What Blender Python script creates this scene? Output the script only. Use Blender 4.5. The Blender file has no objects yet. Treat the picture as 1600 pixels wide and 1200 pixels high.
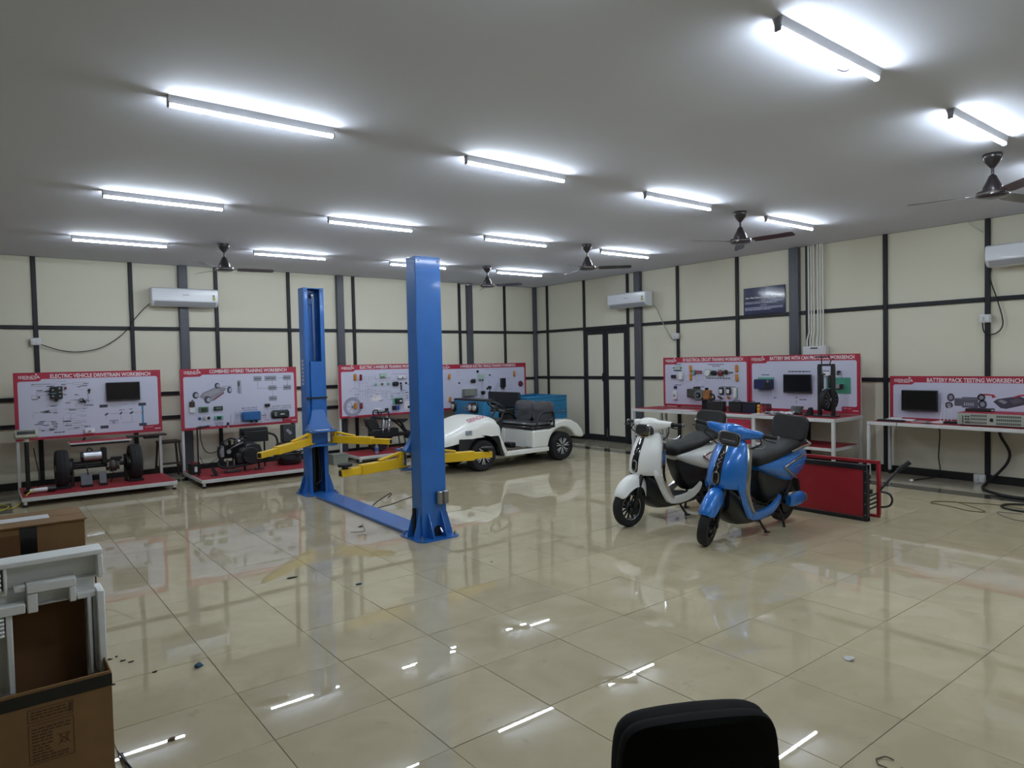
import bpy, bmesh, math, random
from mathutils import Vector, Matrix
random.seed(7)
SC = bpy.context.scene
COL = SC.collection
PI = math.pi
V3 = Vector
def R(d): return math.radians(d)

# ------------------------------------------------------------------ camera, world, exposure
YAW, PITCH, ROLL, FPX = R(37.941), R(1.899), R(-1.270), 1071.67
CAM = V3((-10.617, -12.661, 1.764))
fw = V3((math.sin(YAW)*math.cos(PITCH), math.cos(YAW)*math.cos(PITCH), -math.sin(PITCH)))
rt_ = V3((math.cos(YAW), -math.sin(YAW), 0)); up_ = rt_.cross(fw)
cr = rt_*math.cos(ROLL)+up_*math.sin(ROLL); cu = -rt_*math.sin(ROLL)+up_*math.cos(ROLL)
cd = bpy.data.cameras.new('camera'); cam = bpy.data.objects.new('camera', cd); COL.objects.link(cam)
cam.matrix_world = Matrix(((cr.x, cu.x, -fw.x, CAM.x), (cr.y, cu.y, -fw.y, CAM.y), (cr.z, cu.z, -fw.z, CAM.z), (0, 0, 0, 1)))
cd.sensor_width = 36; cd.sensor_fit = 'HORIZONTAL'; cd.lens = FPX/1600*36; cd.clip_start = .05
SC.camera = cam
w = bpy.data.worlds.new('night'); SC.world = w; w.use_nodes = True
w.node_tree.nodes['Background'].inputs[0].default_value = (.02, .025, .03, 1)
w.node_tree.nodes['Background'].inputs[1].default_value = .3
SC.view_settings.view_transform = 'Standard'
SC.view_settings.look = 'None'
SC.view_settings.gamma = 1
SC.view_settings.use_curve_mapping = False
SC.view_settings.exposure = 0.0
LAMP_POWER = 134.0
LAMP_COLOR = (.82, .92, 1.0)

# ------------------------------------------------------------------ materials
def lin(h):
    c = [int(h[i:i+2], 16)/255 for i in (0, 2, 4)]
    return tuple(x/12.92 if x <= .04045 else ((x+.055)/1.055)**2.4 for x in c)+(1,)
_m = {}
def mat(name, hexc='808080', rough=.5, metal=0, coat=0, var=0, scale=6, bump=0, bscale=200, emit=0, trans=0, spec=.5):
    if name in _m: return _m[name]
    m = bpy.data.materials.new(name); m.use_nodes = True; nt = m.node_tree; N = nt.nodes; L = nt.links
    b = N['Principled BSDF']; c = lin(hexc)
    b.inputs['Base Color'].default_value = c; b.inputs['Roughness'].default_value = rough
    b.inputs['Metallic'].default_value = metal; b.inputs['Coat Weight'].default_value = coat
    b.inputs['Coat Roughness'].default_value = .06; b.inputs['Specular IOR Level'].default_value = spec
    if trans: b.inputs['Transmission Weight'].default_value = trans
    if emit:
        b.inputs['Emission Color'].default_value = c; b.inputs['Emission Strength'].default_value = emit
    if var or bump:
        tc = N.new('ShaderNodeTexCoord')
    if var:
        n = N.new('ShaderNodeTexNoise'); n.inputs['Scale'].default_value = scale; n.inputs['Detail'].default_value = 5
        L.new(tc.outputs['Object'], n.inputs['Vector'])
        mr = N.new('ShaderNodeMapRange'); mr.inputs[1].default_value = .3; mr.inputs[2].default_value = .7
        mr.inputs[3].default_value = 1-var; mr.inputs[4].default_value = 1+var
        L.new(n.outputs['Fac'], mr.inputs[0])
        h = N.new('ShaderNodeHueSaturation'); h.inputs['Color'].default_value = c
        L.new(mr.outputs[0], h.inputs['Value']); L.new(h.outputs[0], b.inputs['Base Color'])
        r2 = N.new('ShaderNodeMapRange'); r2.inputs[3].default_value = max(.02, rough-.08); r2.inputs[4].default_value = min(1, rough+.12)
        L.new(n.outputs['Fac'], r2.inputs[0]); L.new(r2.outputs[0], b.inputs['Roughness'])
    if bump:
        n2 = N.new('ShaderNodeTexNoise'); n2.inputs['Scale'].default_value = bscale; n2.inputs['Detail'].default_value = 3
        L.new(tc.outputs['Object'], n2.inputs['Vector'])
        bp = N.new('ShaderNodeBump'); bp.inputs['Strength'].default_value = bump; bp.inputs['Distance'].default_value = .002
        L.new(n2.outputs['Fac'], bp.inputs['Height']); L.new(bp.outputs[0], b.inputs['Normal'])
    _m[name] = m
    return m

def tile_mat(name, hexc, hex2, rough):
    m = mat(name, hexc, rough, spec=.8); nt = m.node_tree; N = nt.nodes; L = nt.links; b = N['Principled BSDF']
    g = N.new('ShaderNodeNewGeometry'); oi = N.new('ShaderNodeObjectInfo')
    n = N.new('ShaderNodeTexNoise'); n.inputs['Scale'].default_value = 2.3; n.inputs['Detail'].default_value = 6; n.inputs['Distortion'].default_value = 1.2
    n2 = N.new('ShaderNodeTexNoise'); n2.inputs['Scale'].default_value = 7; n2.inputs['Detail'].default_value = 8; n2.inputs['Roughness'].default_value = .65
    off = N.new('ShaderNodeVectorMath'); off.operation = 'MULTIPLY_ADD'
    cx = N.new('ShaderNodeCombineXYZ')
    for i in range(3): L.new(oi.outputs['Random'], cx.inputs[i])
    L.new(cx.outputs[0], off.inputs[0]); off.inputs[1].default_value = (40, 23, 11); L.new(g.outputs['Position'], off.inputs[2])
    L.new(off.outputs[0], n.inputs['Vector']); L.new(g.outputs['Position'], n2.inputs['Vector'])
    mx = N.new('ShaderNodeMix'); mx.data_type = 'RGBA'
    mx.inputs[6].default_value = lin(hexc); mx.inputs[7].default_value = lin(hex2)
    r = N.new('ShaderNodeMapRange'); r.inputs[1].default_value = .35; r.inputs[2].default_value = .68
    L.new(n.outputs['Fac'], r.inputs[0]); L.new(r.outputs[0], mx.inputs[0])
    # scuffs: sparse darker dirt
    r3 = N.new('ShaderNodeMapRange'); r3.inputs[1].default_value = .62; r3.inputs[2].default_value = .78; r3.inputs[3].default_value = 1; r3.inputs[4].default_value = .72
    L.new(n2.outputs['Fac'], r3.inputs[0])
    h = N.new('ShaderNodeHueSaturation'); L.new(mx.outputs[2], h.inputs['Color'])
    mm = N.new('ShaderNodeMath'); mm.operation = 'MULTIPLY'
    r4 = N.new('ShaderNodeMapRange'); r4.inputs[3].default_value = .95; r4.inputs[4].default_value = 1.05
    L.new(oi.outputs['Random'], r4.inputs[0]); L.new(r3.outputs[0], mm.inputs[0]); L.new(r4.outputs[0], mm.inputs[1])
    L.new(mm.outputs[0], h.inputs['Value']); L.new(h.outputs[0], b.inputs['Base Color'])
    r5 = N.new('ShaderNodeMapRange'); r5.inputs[1].default_value = .4; r5.inputs[2].default_value = .75; r5.inputs[3].default_value = rough; r5.inputs[4].default_value = rough+.014
    L.new(n2.outputs['Fac'], r5.inputs[0]); L.new(r5.outputs[0], b.inputs['Roughness'])
    return m

BLACK = mat('black_plastic', '17181b', .45); BLACKM = mat('black_painted_steel', '18191c', .35, var=.1)
RUBBER = mat('tyre_rubber', '16161a', .75, bump=.3, bscale=90); DARK = mat('dark_iron', '26272a', .45, .6, var=.2)
STEEL = mat('bare_steel', 'a9aab0', .3, 1, var=.08); CHROME = mat('chrome', 'd8dade', .08, 1); ALU = mat('cast_aluminium', '9a9b9f', .42, .9, var=.15)
WHITEM = mat('white_painted_steel', 'c9c9c9', .4, var=.05); WHITEP = mat('white_plastic', 'd9dadd', .35)
RED = mat('bench_red', 'a31f3a', .5); REDMAT = mat('red_bench_top', '8f1f2c', .55, var=.08); PRINT = mat('poster_white', 'c3c3d8', .5)
INK = mat('print_ink', '4a4a58', .6); LETTER = mat('white_lettering', 'e2dde2', .6); GREYP = mat('grey_print', '8b8b9a', .6)
ORANGE = mat('amber_lens', 'c27a24', .25, coat=.4); DRED = mat('dark_red_lens', '701c30', .25, coat=.4); GREEN = mat('mint_acrylic', '6fae9a', .25)
PCB = mat('circuit_green', '56705a', .5, var=.2, scale=60); SCREEN = mat('switched_off_screen', '0c0d10', .18); CABLE = mat('black_cable', '121214', .5)
BLUE = mat('lift_blue_paint', '2465b2', .32, coat=.35, var=.05); YELLOW = mat('lift_yellow_paint', 'dfb414', .4, coat=.2, var=.06)
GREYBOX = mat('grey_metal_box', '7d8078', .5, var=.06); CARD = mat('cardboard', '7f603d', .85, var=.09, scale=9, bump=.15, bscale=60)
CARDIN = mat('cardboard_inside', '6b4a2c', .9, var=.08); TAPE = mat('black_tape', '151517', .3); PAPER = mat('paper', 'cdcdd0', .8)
FRAME = mat('dark_frame_paint', '28292d', .42, var=.06, spec=.25); CREAM = mat('cream_wall_panel', 'dbd7c5', .6, var=.012, scale=1.2)
SKIRT = mat('skirting_paint', '131315', .4)
COLUMN = mat('steel_column_paint', '4b4c55', .42, var=.07); BLUEM = mat('blue_casing', '1f5c98', .4); NAVY = mat('navy_casing', '1c2350', .35)

# ------------------------------------------------------------------ mesh builder
class MB:
    def __init__(s, org=(0, 0, 0)):
        s.bm = bmesh.new(); s.mats = []; s.org = V3(org); s.X = Matrix()
    def mi(s, m):
        if m not in s.mats: s.mats.append(m)
        return s.mats.index(m)
    def v(s, p): return s.bm.verts.new(s.X @ V3(p))
    def f(s, vs, i):
        try:
            q = s.bm.faces.new(vs); q.material_index = i
        except ValueError: pass
    def obox(s, c, h, m, bev=0, rot=None):
        "box of half sizes h about c, edges chamfered"
        i = s.mi(m); c = V3(c); rot = rot or Matrix.Identity(3)
        T = lambda x, y, z: c + rot @ V3((x, y, z))
        b = min(bev, min(h)*.95)
        if b <= 0:
            q = {(x, y, z): s.v(T(x*h[0], y*h[1], z*h[2])) for x in (-1, 1) for y in (-1, 1) for z in (-1, 1)}
            for a in range(3):
                for sg in (-1, 1):
                    o = [k for k in range(3) if k != a]
                    vs = []
                    for e in ((-1, -1), (1, -1), (1, 1), (-1, 1)):
                        k = [0, 0, 0]; k[a] = sg; k[o[0]] = e[0]; k[o[1]] = e[1]; vs.append(q[tuple(k)])
                    s.f(vs, i)
            return
        q = {}
        for x in (-1, 1):
            for y in (-1, 1):
                for z in (-1, 1):
                    for a in range(3):
                        p = [x*(h[0]-b), y*(h[1]-b), z*(h[2]-b)]; p[a] = (x, y, z)[a]*h[a]
                        q[(x, y, z, a)] = s.v(T(*p))
        for a in range(3):
            o = [k for k in range(3) if k != a]
            for sg in (-1, 1):
                vs = []
                for e in ((-1, -1), (1, -1), (1, 1), (-1, 1)):
                    k = [0, 0, 0]; k[a] = sg; k[o[0]] = e[0]; k[o[1]] = e[1]; vs.append(q[tuple(k)+(a,)])
                s.f(vs, i)
            for e in ((-1, -1), (1, -1), (1, 1), (-1, 1)):   # edge along axis a
                k0 = [0, 0, 0]; k0[o[0]] = e[0]; k0[o[1]] = e[1]; k1 = list(k0); k0[a] = -1; k1[a] = 1
                s.f([q[tuple(k0)+(o[0],)], q[tuple(k1)+(o[0],)], q[tuple(k1)+(o[1],)], q[tuple(k0)+(o[1],)]], i)
        for x in (-1, 1):
            for y in (-1, 1):
                for z in (-1, 1): s.f([q[(x, y, z, a)] for a in range(3)], i)
    def box(s, x0, x1, y0, y1, z0, z1, m, bev=0):
        s.obox(((x0+x1)/2, (y0+y1)/2, (z0+z1)/2), (abs(x1-x0)/2, abs(y1-y0)/2, abs(z1-z0)/2), m, bev)
    def beam(s, a, b, wd, ht, m, bev=0, up=(0, 0, 1)):
        a = V3(a); b = V3(b); d = (b-a); l = d.length; d.normalize(); u = V3(up)
        if abs(d.dot(u)) > .98: u = V3((1, 0, 0))
        sd = d.cross(u).normalized(); u = sd.cross(d)
        rot = Matrix((d, sd, u)).transposed()
        s.obox((a+b)/2, (l/2, wd/2, ht/2), m, bev, rot)
    def loft(s, rings, m, cap0=True, cap1=True, closed=True):
        i = s.mi(m); vs = [[s.v(p) for p in r] for r in rings]; n = len(vs[0])
        for a, b in zip(vs, vs[1:]):
            for k in range(n if closed else n-1):
                k2 = (k+1) % n; s.f([a[k], a[k2], b[k2], b[k]], i)
        if cap0: s.f(list(reversed(vs[0])), i)
        if cap1: s.f(vs[-1], i)
    def cyl(s, a, b, r, m, r1=None, n=16, caps=True):
        a = V3(a); b = V3(b); d = (b-a).normalized(); u = d.orthogonal().normalized(); v = d.cross(u); r1 = r if r1 is None else r1
        ring = lambda c, q: [c+(u*math.cos(2*PI*k/n)+v*math.sin(2*PI*k/n))*q for k in range(n)]
        s.loft([ring(a, r), ring(b, r1)], m, caps, caps)
    def lathe(s, prof, o, ax, m, n=24, closed=False, caps=True):
        "prof: (radius, along axis)"
        o = V3(o); d = V3(ax).normalized(); u = d.orthogonal().normalized(); v = d.cross(u)
        rings = [[o+d*h+(u*math.cos(2*PI*k/n)+v*math.sin(2*PI*k/n))*max(r, 1e-4) for k in range(n)] for r, h in prof]
        if closed: rings.append(rings[0])
        i = s.mi(m)
        vs = [[s.v(p) for p in r] for r in (rings[:-1] if closed else rings)]
        if closed: vs.append(vs[0])
        for a, b in zip(vs, vs[1:]):
            for k in range(n):
                k2 = (k+1) % n; s.f([a[k], a[k2], b[k2], b[k]], i)
        if not closed and caps:
            s.f(list(reversed(vs[0])), i); s.f(vs[-1], i)
    def tube(s, pts, r, m, n=8, smooth=4, closed=False):
        p = [V3(q) for q in pts]
        if smooth > 1 and len(p) > 2: p = crom(p, smooth, closed)
        rings = []; prev = None
        for k in range(len(p)):
            if closed: d = (p[(k+1) % len(p)]-p[k-1])
            else: d = p[min(k+1, len(p)-1)]-p[max(k-1, 0)]
            if d.length < 1e-9: d = V3((0, 0, 1))
            d.normalize()
            if prev is None: u = d.orthogonal().normalized()
            else:
                u = prev-d*prev.dot(d)
                u = u.normalized() if u.length > 1e-6 else d.orthogonal().normalized()
            prev = u; w_ = d.cross(u)
            rings.append([p[k]+(u*math.cos(2*PI*j/n)+w_*math.sin(2*PI*j/n))*r for j in range(n)])
        if closed: rings.append(rings[0])
        s.loft(rings, m, not closed, not closed)
    def prism(s, poly, y0, y1, m, axes='xz'):
        "extrude a 2-D outline between y0 and y1 along the missing axis"
        i = s.mi(m)
        def P(a, b, t):
            return {'xz': (a, t, b), 'xy': (a, b, t), 'yz': (t, a, b)}[axes]
        A = [s.v(P(a, b, y0)) for a, b in poly]; B = [s.v(P(a, b, y1)) for a, b in poly]; n = len(poly)
        for k in range(n): s.f([A[k], A[(k+1) % n], B[(k+1) % n], B[k]], i)
        s.f(list(reversed(A)), i); s.f(B, i)
    def ball(s, c, r, m, n=12, sq=(1, 1, 1)):
        c = V3(c); rings = []
        for j in range(1, n//2):
            t = PI*j/(n//2)
            rings.append([c+V3((math.sin(t)*math.cos(2*PI*k/n)*r*sq[0], math.sin(t)*math.sin(2*PI*k/n)*r*sq[1], math.cos(t)*r*sq[2])) for k in range(n)])
        s.loft(rings, m)
    def build(s, name, parent=None, ang=38, bevel=0, sub=0, label=None, loc=None):
        bmesh.ops.recalc_face_normals(s.bm, faces=s.bm.faces)
        if s.org.length: bmesh.ops.translate(s.bm, verts=s.bm.verts, vec=-s.org)
        me = bpy.data.meshes.new(name); s.bm.to_mesh(me); s.bm.free()
        for m in s.mats: me.materials.append(m)
        me.polygons.foreach_set('use_smooth', [True]*len(me.polygons))
        me.set_sharp_from_angle(angle=R(ang))
        o = bpy.data.objects.new(name, me); COL.objects.link(o)
        if parent: o.parent = parent
        if loc: o.location = loc
        if label: o['label'] = label
        if bevel:
            b = o.modifiers.new('edges', 'BEVEL'); b.width = bevel; b.segments = 3; b.limit_method = 'ANGLE'; b.angle_limit = R(40)
        if sub:
            q = o.modifiers.new('smooth', 'SUBSURF'); q.levels = sub; q.render_levels = sub
        return o

def crom(p, k, closed=False):
    out = []; n = len(p)
    rng = range(n if closed else n-1)
    for i in rng:
        p0 = p[i-1] if (i > 0 or closed) else p[0]; p1 = p[i]; p2 = p[(i+1) % n]; p3 = p[(i+2) % n] if (closed or i+2 < n) else p[-1]
        for j in range(k):
            t = j/k
            out.append(.5*((2*p1)+(p2-p0)*t+(2*p0-5*p1+4*p2-p3)*t*t+(3*p1-p0-3*p2+p3)*t**3))
    if not closed: out.append(p[-1])
    return out
def keys(tab, n):
    "smooth interpolation of rows of numbers"
    return [tuple(q) for q in crom([Vector(r) for r in tab], n)]
def sup(n, e=2.5):
    "unit superellipse outline"
    o = []
    for k in range(n):
        t = 2*PI*k/n; c, s_ = math.cos(t), math.sin(t)
        o.append((math.copysign(abs(c)**(2/e), c), math.copysign(abs(s_)**(2/e), s_)))
    return o
def rrect(x0, x1, z0, z1, r, n=4):
    o = []
    for cx, cz, a in ((x1-r, z1-r, 0), (x0+r, z1-r, 90), (x0+r, z0+r, 180), (x1-r, z0+r, 270)):
        for k in range(n+1): o.append((cx+r*math.cos(R(a+90*k/n)), cz+r*math.sin(R(a+90*k/n))))
    return o

def tag(o, label, cat, group=None):
    o['label'] = label; o['category'] = cat
    if group: o['group'] = group
    return o
def thing(name, label, cat, loc=(0, 0, 0), rotz=0, group=None, rot=None):
    o = bpy.data.objects.new(name, None); o.empty_display_size = .1; COL.objects.link(o)
    o.location = loc; o.rotation_euler = rot or (0, 0, rotz)
    return tag(o, label, cat, group)
def copy_tree(o, parent=None):
    c = o.copy(); COL.objects.link(c); c.parent = parent
    for ch in list(o.children): copy_tree(ch, c)
    return c
def again(o, label, loc, rotz=None, group=None):
    c = copy_tree(o); c['label'] = label; c.location = loc
    if rotz is not None: c.rotation_euler = (0, 0, rotz)
    if group: c['group'] = group
    return c
def struct(o):
    o['kind'] = 'structure'; return o

FONT_N = [0]
def lettering(txt, x0, x1, z, h, y, m, parent, name='lettering', bold=.012, label=None, depth=.0012, slant=0):
    "flat raised lettering facing -y, fitted between x0 and x1, centred on z, height h"
    c = bpy.data.curves.new('t', 'FONT'); c.body = txt; c.size = 1; c.offset = bold; c.extrude = 0; c.resolution_u = 2; c.shear = slant
    t = bpy.data.objects.new('t', c); COL.objects.link(t)
    bpy.context.view_layer.update()
    me = bpy.data.meshes.new_from_object(t.evaluated_get(bpy.context.evaluated_depsgraph_get()))
    bpy.data.objects.remove(t); bpy.data.curves.remove(c)
    xs = [v.co.x for v in me.vertices]; ys = [v.co.y for v in me.vertices]
    ax, bx, ay, by = min(xs), max(xs), min(ys), max(ys)
    for v in me.vertices:
        v.co = ((v.co.x-ax)/(bx-ax)*(x1-x0)+x0, y, (v.co.y-ay)/(by-ay)*h+z-h/2)
    me.materials.clear(); me.materials.append(m)
    o = bpy.data.objects.new(name, me); COL.objects.link(o); o.parent = parent
    if label: o['label'] = label
    return o
# ------------------------------------------------------------------ the room shell
H = 3.51
X0, Y0 = -13.2, -16.0      # left and front walls (behind the camera)
CONC = mat('grout', '6b665c', .8); TILE = tile_mat('vitrified_tile', 'b1a588', 'bcb094', .004); TILE2 = tile_mat('border_tile', 'a39c8a', 'aea694', .02)
STRIP = mat('dark_border_strip', '3f3d38', .08, var=.06)
floor_mb = MB(); floor_mb.box(X0-.2, .2, Y0-.2, .2, -.15, -.004, CONC)
floor = struct(floor_mb.build('floor'))
def tile_mesh(x, y, mb, m=None, g=.0016, t=.011):
    mb.box(-x/2+g, x/2-g, -y/2+g, y/2-g, -t, 0, m or TILE, .0012)
TS = .6; OX, OY = -8.971, -10.037; SX = -1.171     # tile pitch, grid origin, inner edge of the dark strip
YB = -1.037
cells = []
i = -8
xs = []; x = OX-TS*8
while x < SX-1e-3:
    xe = min(x+TS, SX); xs.append((x, xe)) if xe-x > .05 else None; x += TS
ys = []; y = OY-TS*10
while y < YB-1e-3:
    ye = min(y+TS, YB); ys.append((y, ye)) if ye-y > .05 else None; y += TS
def in_view(x, y):
    d = V3((x, y, 0))-CAM; z = d.dot(fw)
    return z > .5 and abs(d.dot(cr)/z) < .80 and d.dot(cu)/z > -.66
for (xa, xb) in xs:
    for (ya, yb) in ys:
        cx, cy = (xa+xb)/2, (ya+yb)/2
        vis = in_view(cx, cy) or any(in_view(px, py) for px in (xa, xb) for py in (ya, yb))
        cells.append((0 if vis else 1, (V3((cx, cy, 0))-CAM).length, cx, cy, xb-xa, yb-ya))
cells.sort()
tiles = {}
rest = MB(); NPART = 270
for k, (vis, d, cx, cy, sx, sy) in enumerate(cells):
    ta, tb = random.gauss(0, .0016), random.gauss(0, .0016)
    if k < NPART:
        key = (round(sx, 3), round(sy, 3))
        if key not in tiles:
            mb = MB(); tile_mesh(sx, sy, mb); o = mb.build('tile', floor); tiles[key] = o
        else:
            o = tiles[key].copy(); COL.objects.link(o)
        o.location = (cx, cy, 0); o.rotation_euler = (ta, tb, 0)
    else:
        rest.X = Matrix.Translation((cx, cy, 0)) @ Matrix.Rotation(ta, 4, 'X') @ Matrix.Rotation(tb, 4, 'Y'); tile_mesh(sx, sy, rest)
o = rest.build('distant_tile', floor); o['kind'] = 'stuff'
# border along the right wall and the back wall: dark strip, then narrow border tiles
mb = MB(); mb.box(SX, SX+.29, Y0, YB+.29, -.011, .0002, STRIP); mb.build('border_strip', floor)
mb = MB(); mb.box(X0, SX, YB, YB+.29, -.011, .0002, STRIP); mb.build('border_strip', floor)
bt = None
n = 0
for k in range(16):
    y = -.45-k*.9
    if bt is None:
        mb = MB(); mb.box(-.438, .438, -.448, .448, -.011, 0, TILE2, .0012); bt = mb.build('border_tile', floor); o = bt
    else: o = bt.copy(); COL.objects.link(o)
    o.location = (SX+.29+.44, y, 0)
bt = None
for k in range(13):
    x = SX+.29-.476-k*.95
    if bt is None:
        mb = MB(); mb.box(-.473, .473, -.368, .368, -.011, 0, TILE2, .0012); bt = mb.build('border_tile', floor); o = bt
    else: o = bt.copy(); COL.objects.link(o)
    o.location = (x, YB+.29+.372, 0)

CEIL = mat('painted_ceiling', 'd4d7e4', .8, var=.012, scale=.8)
mb = MB(); mb.box(X0-.2, .2, Y0-.2, .2, H, H+.15, CEIL); struct(mb.build('ceiling'))
PLAIN = mat('plain_wall', 'b0aa98', .8)
mb = MB(); mb.box(X0-.2, X0, Y0, .2, 0, H, PLAIN); struct(mb.build('wall_left'))
mb = MB(); mb.box(X0-.2, .2, Y0-.2, Y0, 0, H, PLAIN); struct(mb.build('wall_front'))

def framed_wall(name, T, posts, cols, rails, lim, skip=()):
    """panels between steel sections; T(a, d, z): a along wall, d out into the room"""
    def bx(mb, a0, a1, d0, d1, z0, z1, m, bev=0):
        p, q = T(a0, d0, z0), T(a1, d1, z1)
        mb.box(min(p[0], q[0]), max(p[0], q[0]), min(p[1], q[1]), max(p[1], q[1]), z0, z1, m, bev)
    mb = MB(); bx(mb, lim[0], lim[1], -.2, -.012, 0, H, CONC); wall = struct(mb.build(name))
    al = sorted(list(posts)+[c[0] for c in cols])
    edges = sorted([lim[0]]+list(posts)+[lim[1]])
    zs = [0]+rails+[H]
    for a, b in zip(edges, edges[1:]):
        for z0, z1 in zip(zs, zs[1:]):
            mid = (a+b)/2
            if any(s0 < mid < s1 and z0 < sz-.05 for s0, s1, sz in skip): continue
            mb = MB(); bx(mb, a+.004, b-.004, -.011, 0, z0+.004, z1-.004, CREAM, .003); mb.build('panel', wall)
    for a in posts:
        mb = MB(); bx(mb, a-.031, a+.031, .0, .034, 0, H-.001, FRAME, .006); mb.build('post', wall)
    for a, hw in cols:
        mb = MB(); bx(mb, a-hw, a+hw, -.011, .075, 0, H-.001, COLUMN, .008)
        bx(mb, a-hw*.55, a+hw*.55, .076, .0775, 0.05, H-.02, COLUMN); mb.build('column', wall)
    stops = sorted([(a-.031, a+.031) for a in posts]+[(a-hw, a+hw) for a, hw in cols]+[(lim[0]-1, lim[0]), (lim[1], lim[1]+1)])
    for z in rails:
        for (p0, p1), (q0, q1) in zip(stops, stops[1:]):
            if q0-p1 < .02: continue
            mid = (p1+q0)/2
            if any(s0 < mid < s1 and z < sz-.05 for s0, s1, sz in skip): continue
            mb = MB(); bx(mb, p1+.0005, q0-.0005, .0, .03, z-.03, z+.03, FRAME, .006); mb.build('rail', wall)
    return wall, bx
BT = lambda a, d, z: (a, -d, z)
wall_back, bxb = framed_wall('wall_back', BT, [-12.45, -11.17, -9.885, -8.59, -7.27, -5.99, -4.69, -3.45, -2.18, -.93],
    [(-7.81, .072), (-4.985, .072), (-1.93, .072), (-10.75, .072)], [.949, 1.352, 2.437], (X0, .0))
RT = lambda a, d, z: (-d, a, z)
wall_right, bxr = framed_wall('wall_right', RT, [-.468, -1.705, -2.986, -4.262, -5.563, -6.86, -8.062, -9.36, -10.65, -11.9, -13.2, -14.5],
    [(-3.283, .085), (-6.652, .085), (-10.3, .085)], [1.37, 2.445], (Y0, -.07), skip=[(-2.986, -1.705, 2.44)])
mb = MB(); mb.box(-.085, .0, -.085, .0, 0, H-.001, COLUMN, .008); mb.build('corner_column', wall_back)
# skirting
mb = MB(); mb.box(X0, -.086, -.016, -.0005, 0, .11, SKIRT, .004); struct(mb.build('baseboard_back'))
for k, (a, b) in enumerate(((Y0, -2.99), (-1.70, -.09))):
    mb = MB(); mb.box(-.045, -.0345, a, b, 0, .11, SKIRT, .003); struct(mb.build('baseboard_right'))
# double door in the right wall
for k, (ya, yb, knob) in enumerate(((-1.735, -2.342, -2.30), (-2.350, -2.955, None))):
    mb = MB(); 
    for z0, z1 in ((.012, .14), (1.335, 1.405), (2.30, 2.385)): mb.box(-.036, -.002, yb+.075, ya-.075, z0, z1, FRAME, .004)
    mb.box(-.036, -.002, ya-.075, ya, .012, 2.385, FRAME, .004); mb.box(-.036, -.002, yb, yb+.075, .012, 2.385, FRAME, .004)
    d = struct(mb.build('door_%d' % (k+1)))
    for z0, z1 in ((.14, 1.335), (1.405, 2.30)):
        mb = MB(); mb.box(-.02, -.008, yb+.072, ya-.072, z0-.003, z1+.003, CREAM); mb.build('door_panel', d)
    if knob:
        mb = MB(); mb.cyl((-.036, knob, 1.38), (-.075, knob, 1.38), .012, BLACK); mb.tube([(-.075, knob, 1.47), (-.08, knob, 1.38), (-.075, knob, 1.29)], .011, BLACK); mb.box(-.042, -.0355, knob-.022, knob+.022, 1.27, 1.49, BLACK, .003); mb.build('handle', d)
    else:
        mb = MB(); mb.cyl((-.042, -2.37, .10), (-.042, -2.37, .28), .008, STEEL, n=10); mb.box(-.05, -.0355, -2.385, -2.355, .15, .17, STEEL, .002); mb.build('floor_bolt', d)
mb = MB(); mb.box(-.036, 0, -2.955, -1.735, 2.39, 2.415, FRAME); mb.box(-.04, -.012, -2.955, -1.735, 0, .01, STEEL); struct(mb.build('trim_1'))

# ------------------------------------------------------------------ ceiling lamps
GLOW = mat('lit_tube', 'ffffff', .4)
_b = GLOW.node_tree.nodes['Principled BSDF']; _b.inputs['Emission Color'].default_value = LAMP_COLOR+(1,); _b.inputs['Emission Strength'].default_value = LAMP_POWER
HOUS = mat('lamp_housing', 'c9cad0', .4)
def lamp_proto():
    t = thing('ceiling_lamp', '', 'ceiling lamp', group='tube lamps on the ceiling')
    mb = MB(); mb.prism([(-.03, 0), (-.0165, -.049), (.0165, -.049), (.03, 0)], -.56, .56, HOUS, 'yz'); mb.build('housing', t)
    mb = MB(); n = 12
    ring = lambda x: [V3((x, .0165*math.cos(R(184+172*k/(n-1))), -.0545+.0165*math.sin(R(184+172*k/(n-1))))) for k in range(n)]
    mb.loft([ring(-.548), ring(.548)], GLOW); mb.build('diffuser', t)
    for s in (-1, 1):
        mb = MB(); mb.box(s*.549, s*.563, -.019, .019, -.073, 0, mat('lamp_end_cap', '8e8f96', .5), .004); mb.build('end_cap', t)
    return t
lp = lamp_proto(); first = True
cols_ = {-9.03: 'first', -6.73: 'second', -4.47: 'third', -2.21: 'fourth'}
rows_ = {-2.2: 'row nearest the back wall', -4.95: 'second row from the back wall', -7.83: 'third row from the back wall', -10.69: 'row nearest the camera', -13.55: 'unseen row added behind the camera'}  # last row: unseen lamps added to light surfaces facing the camera
WIRE = mat('lamp_wire', '55565c', .6)
for y, rn in rows_.items():
    for x, cn in cols_.items():
        if y < -13 and x < -9: continue
        t = lp if first else copy_tree(lp); first = False
        t.location = (x, y, H); t['label'] = 'lit ceiling tube, %s from left, %s' % (cn, rn)
        if (x, y) in ((-6.73, -10.69), (-4.47, -10.69), (-9.03, -7.83)):
            mb = MB(); mb.tube([(.25, .017, -.02), (.32, .06, -.035), (.36, .11, -.02), (.34, .14, -.002)] if x > -7 and y < -10 and x < -6 else [(.05, .017, -.02), (.06, .03, -.012), (.065, .05, -.002)], .004, WIRE, n=6); mb.build('supply_wire', t)

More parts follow.
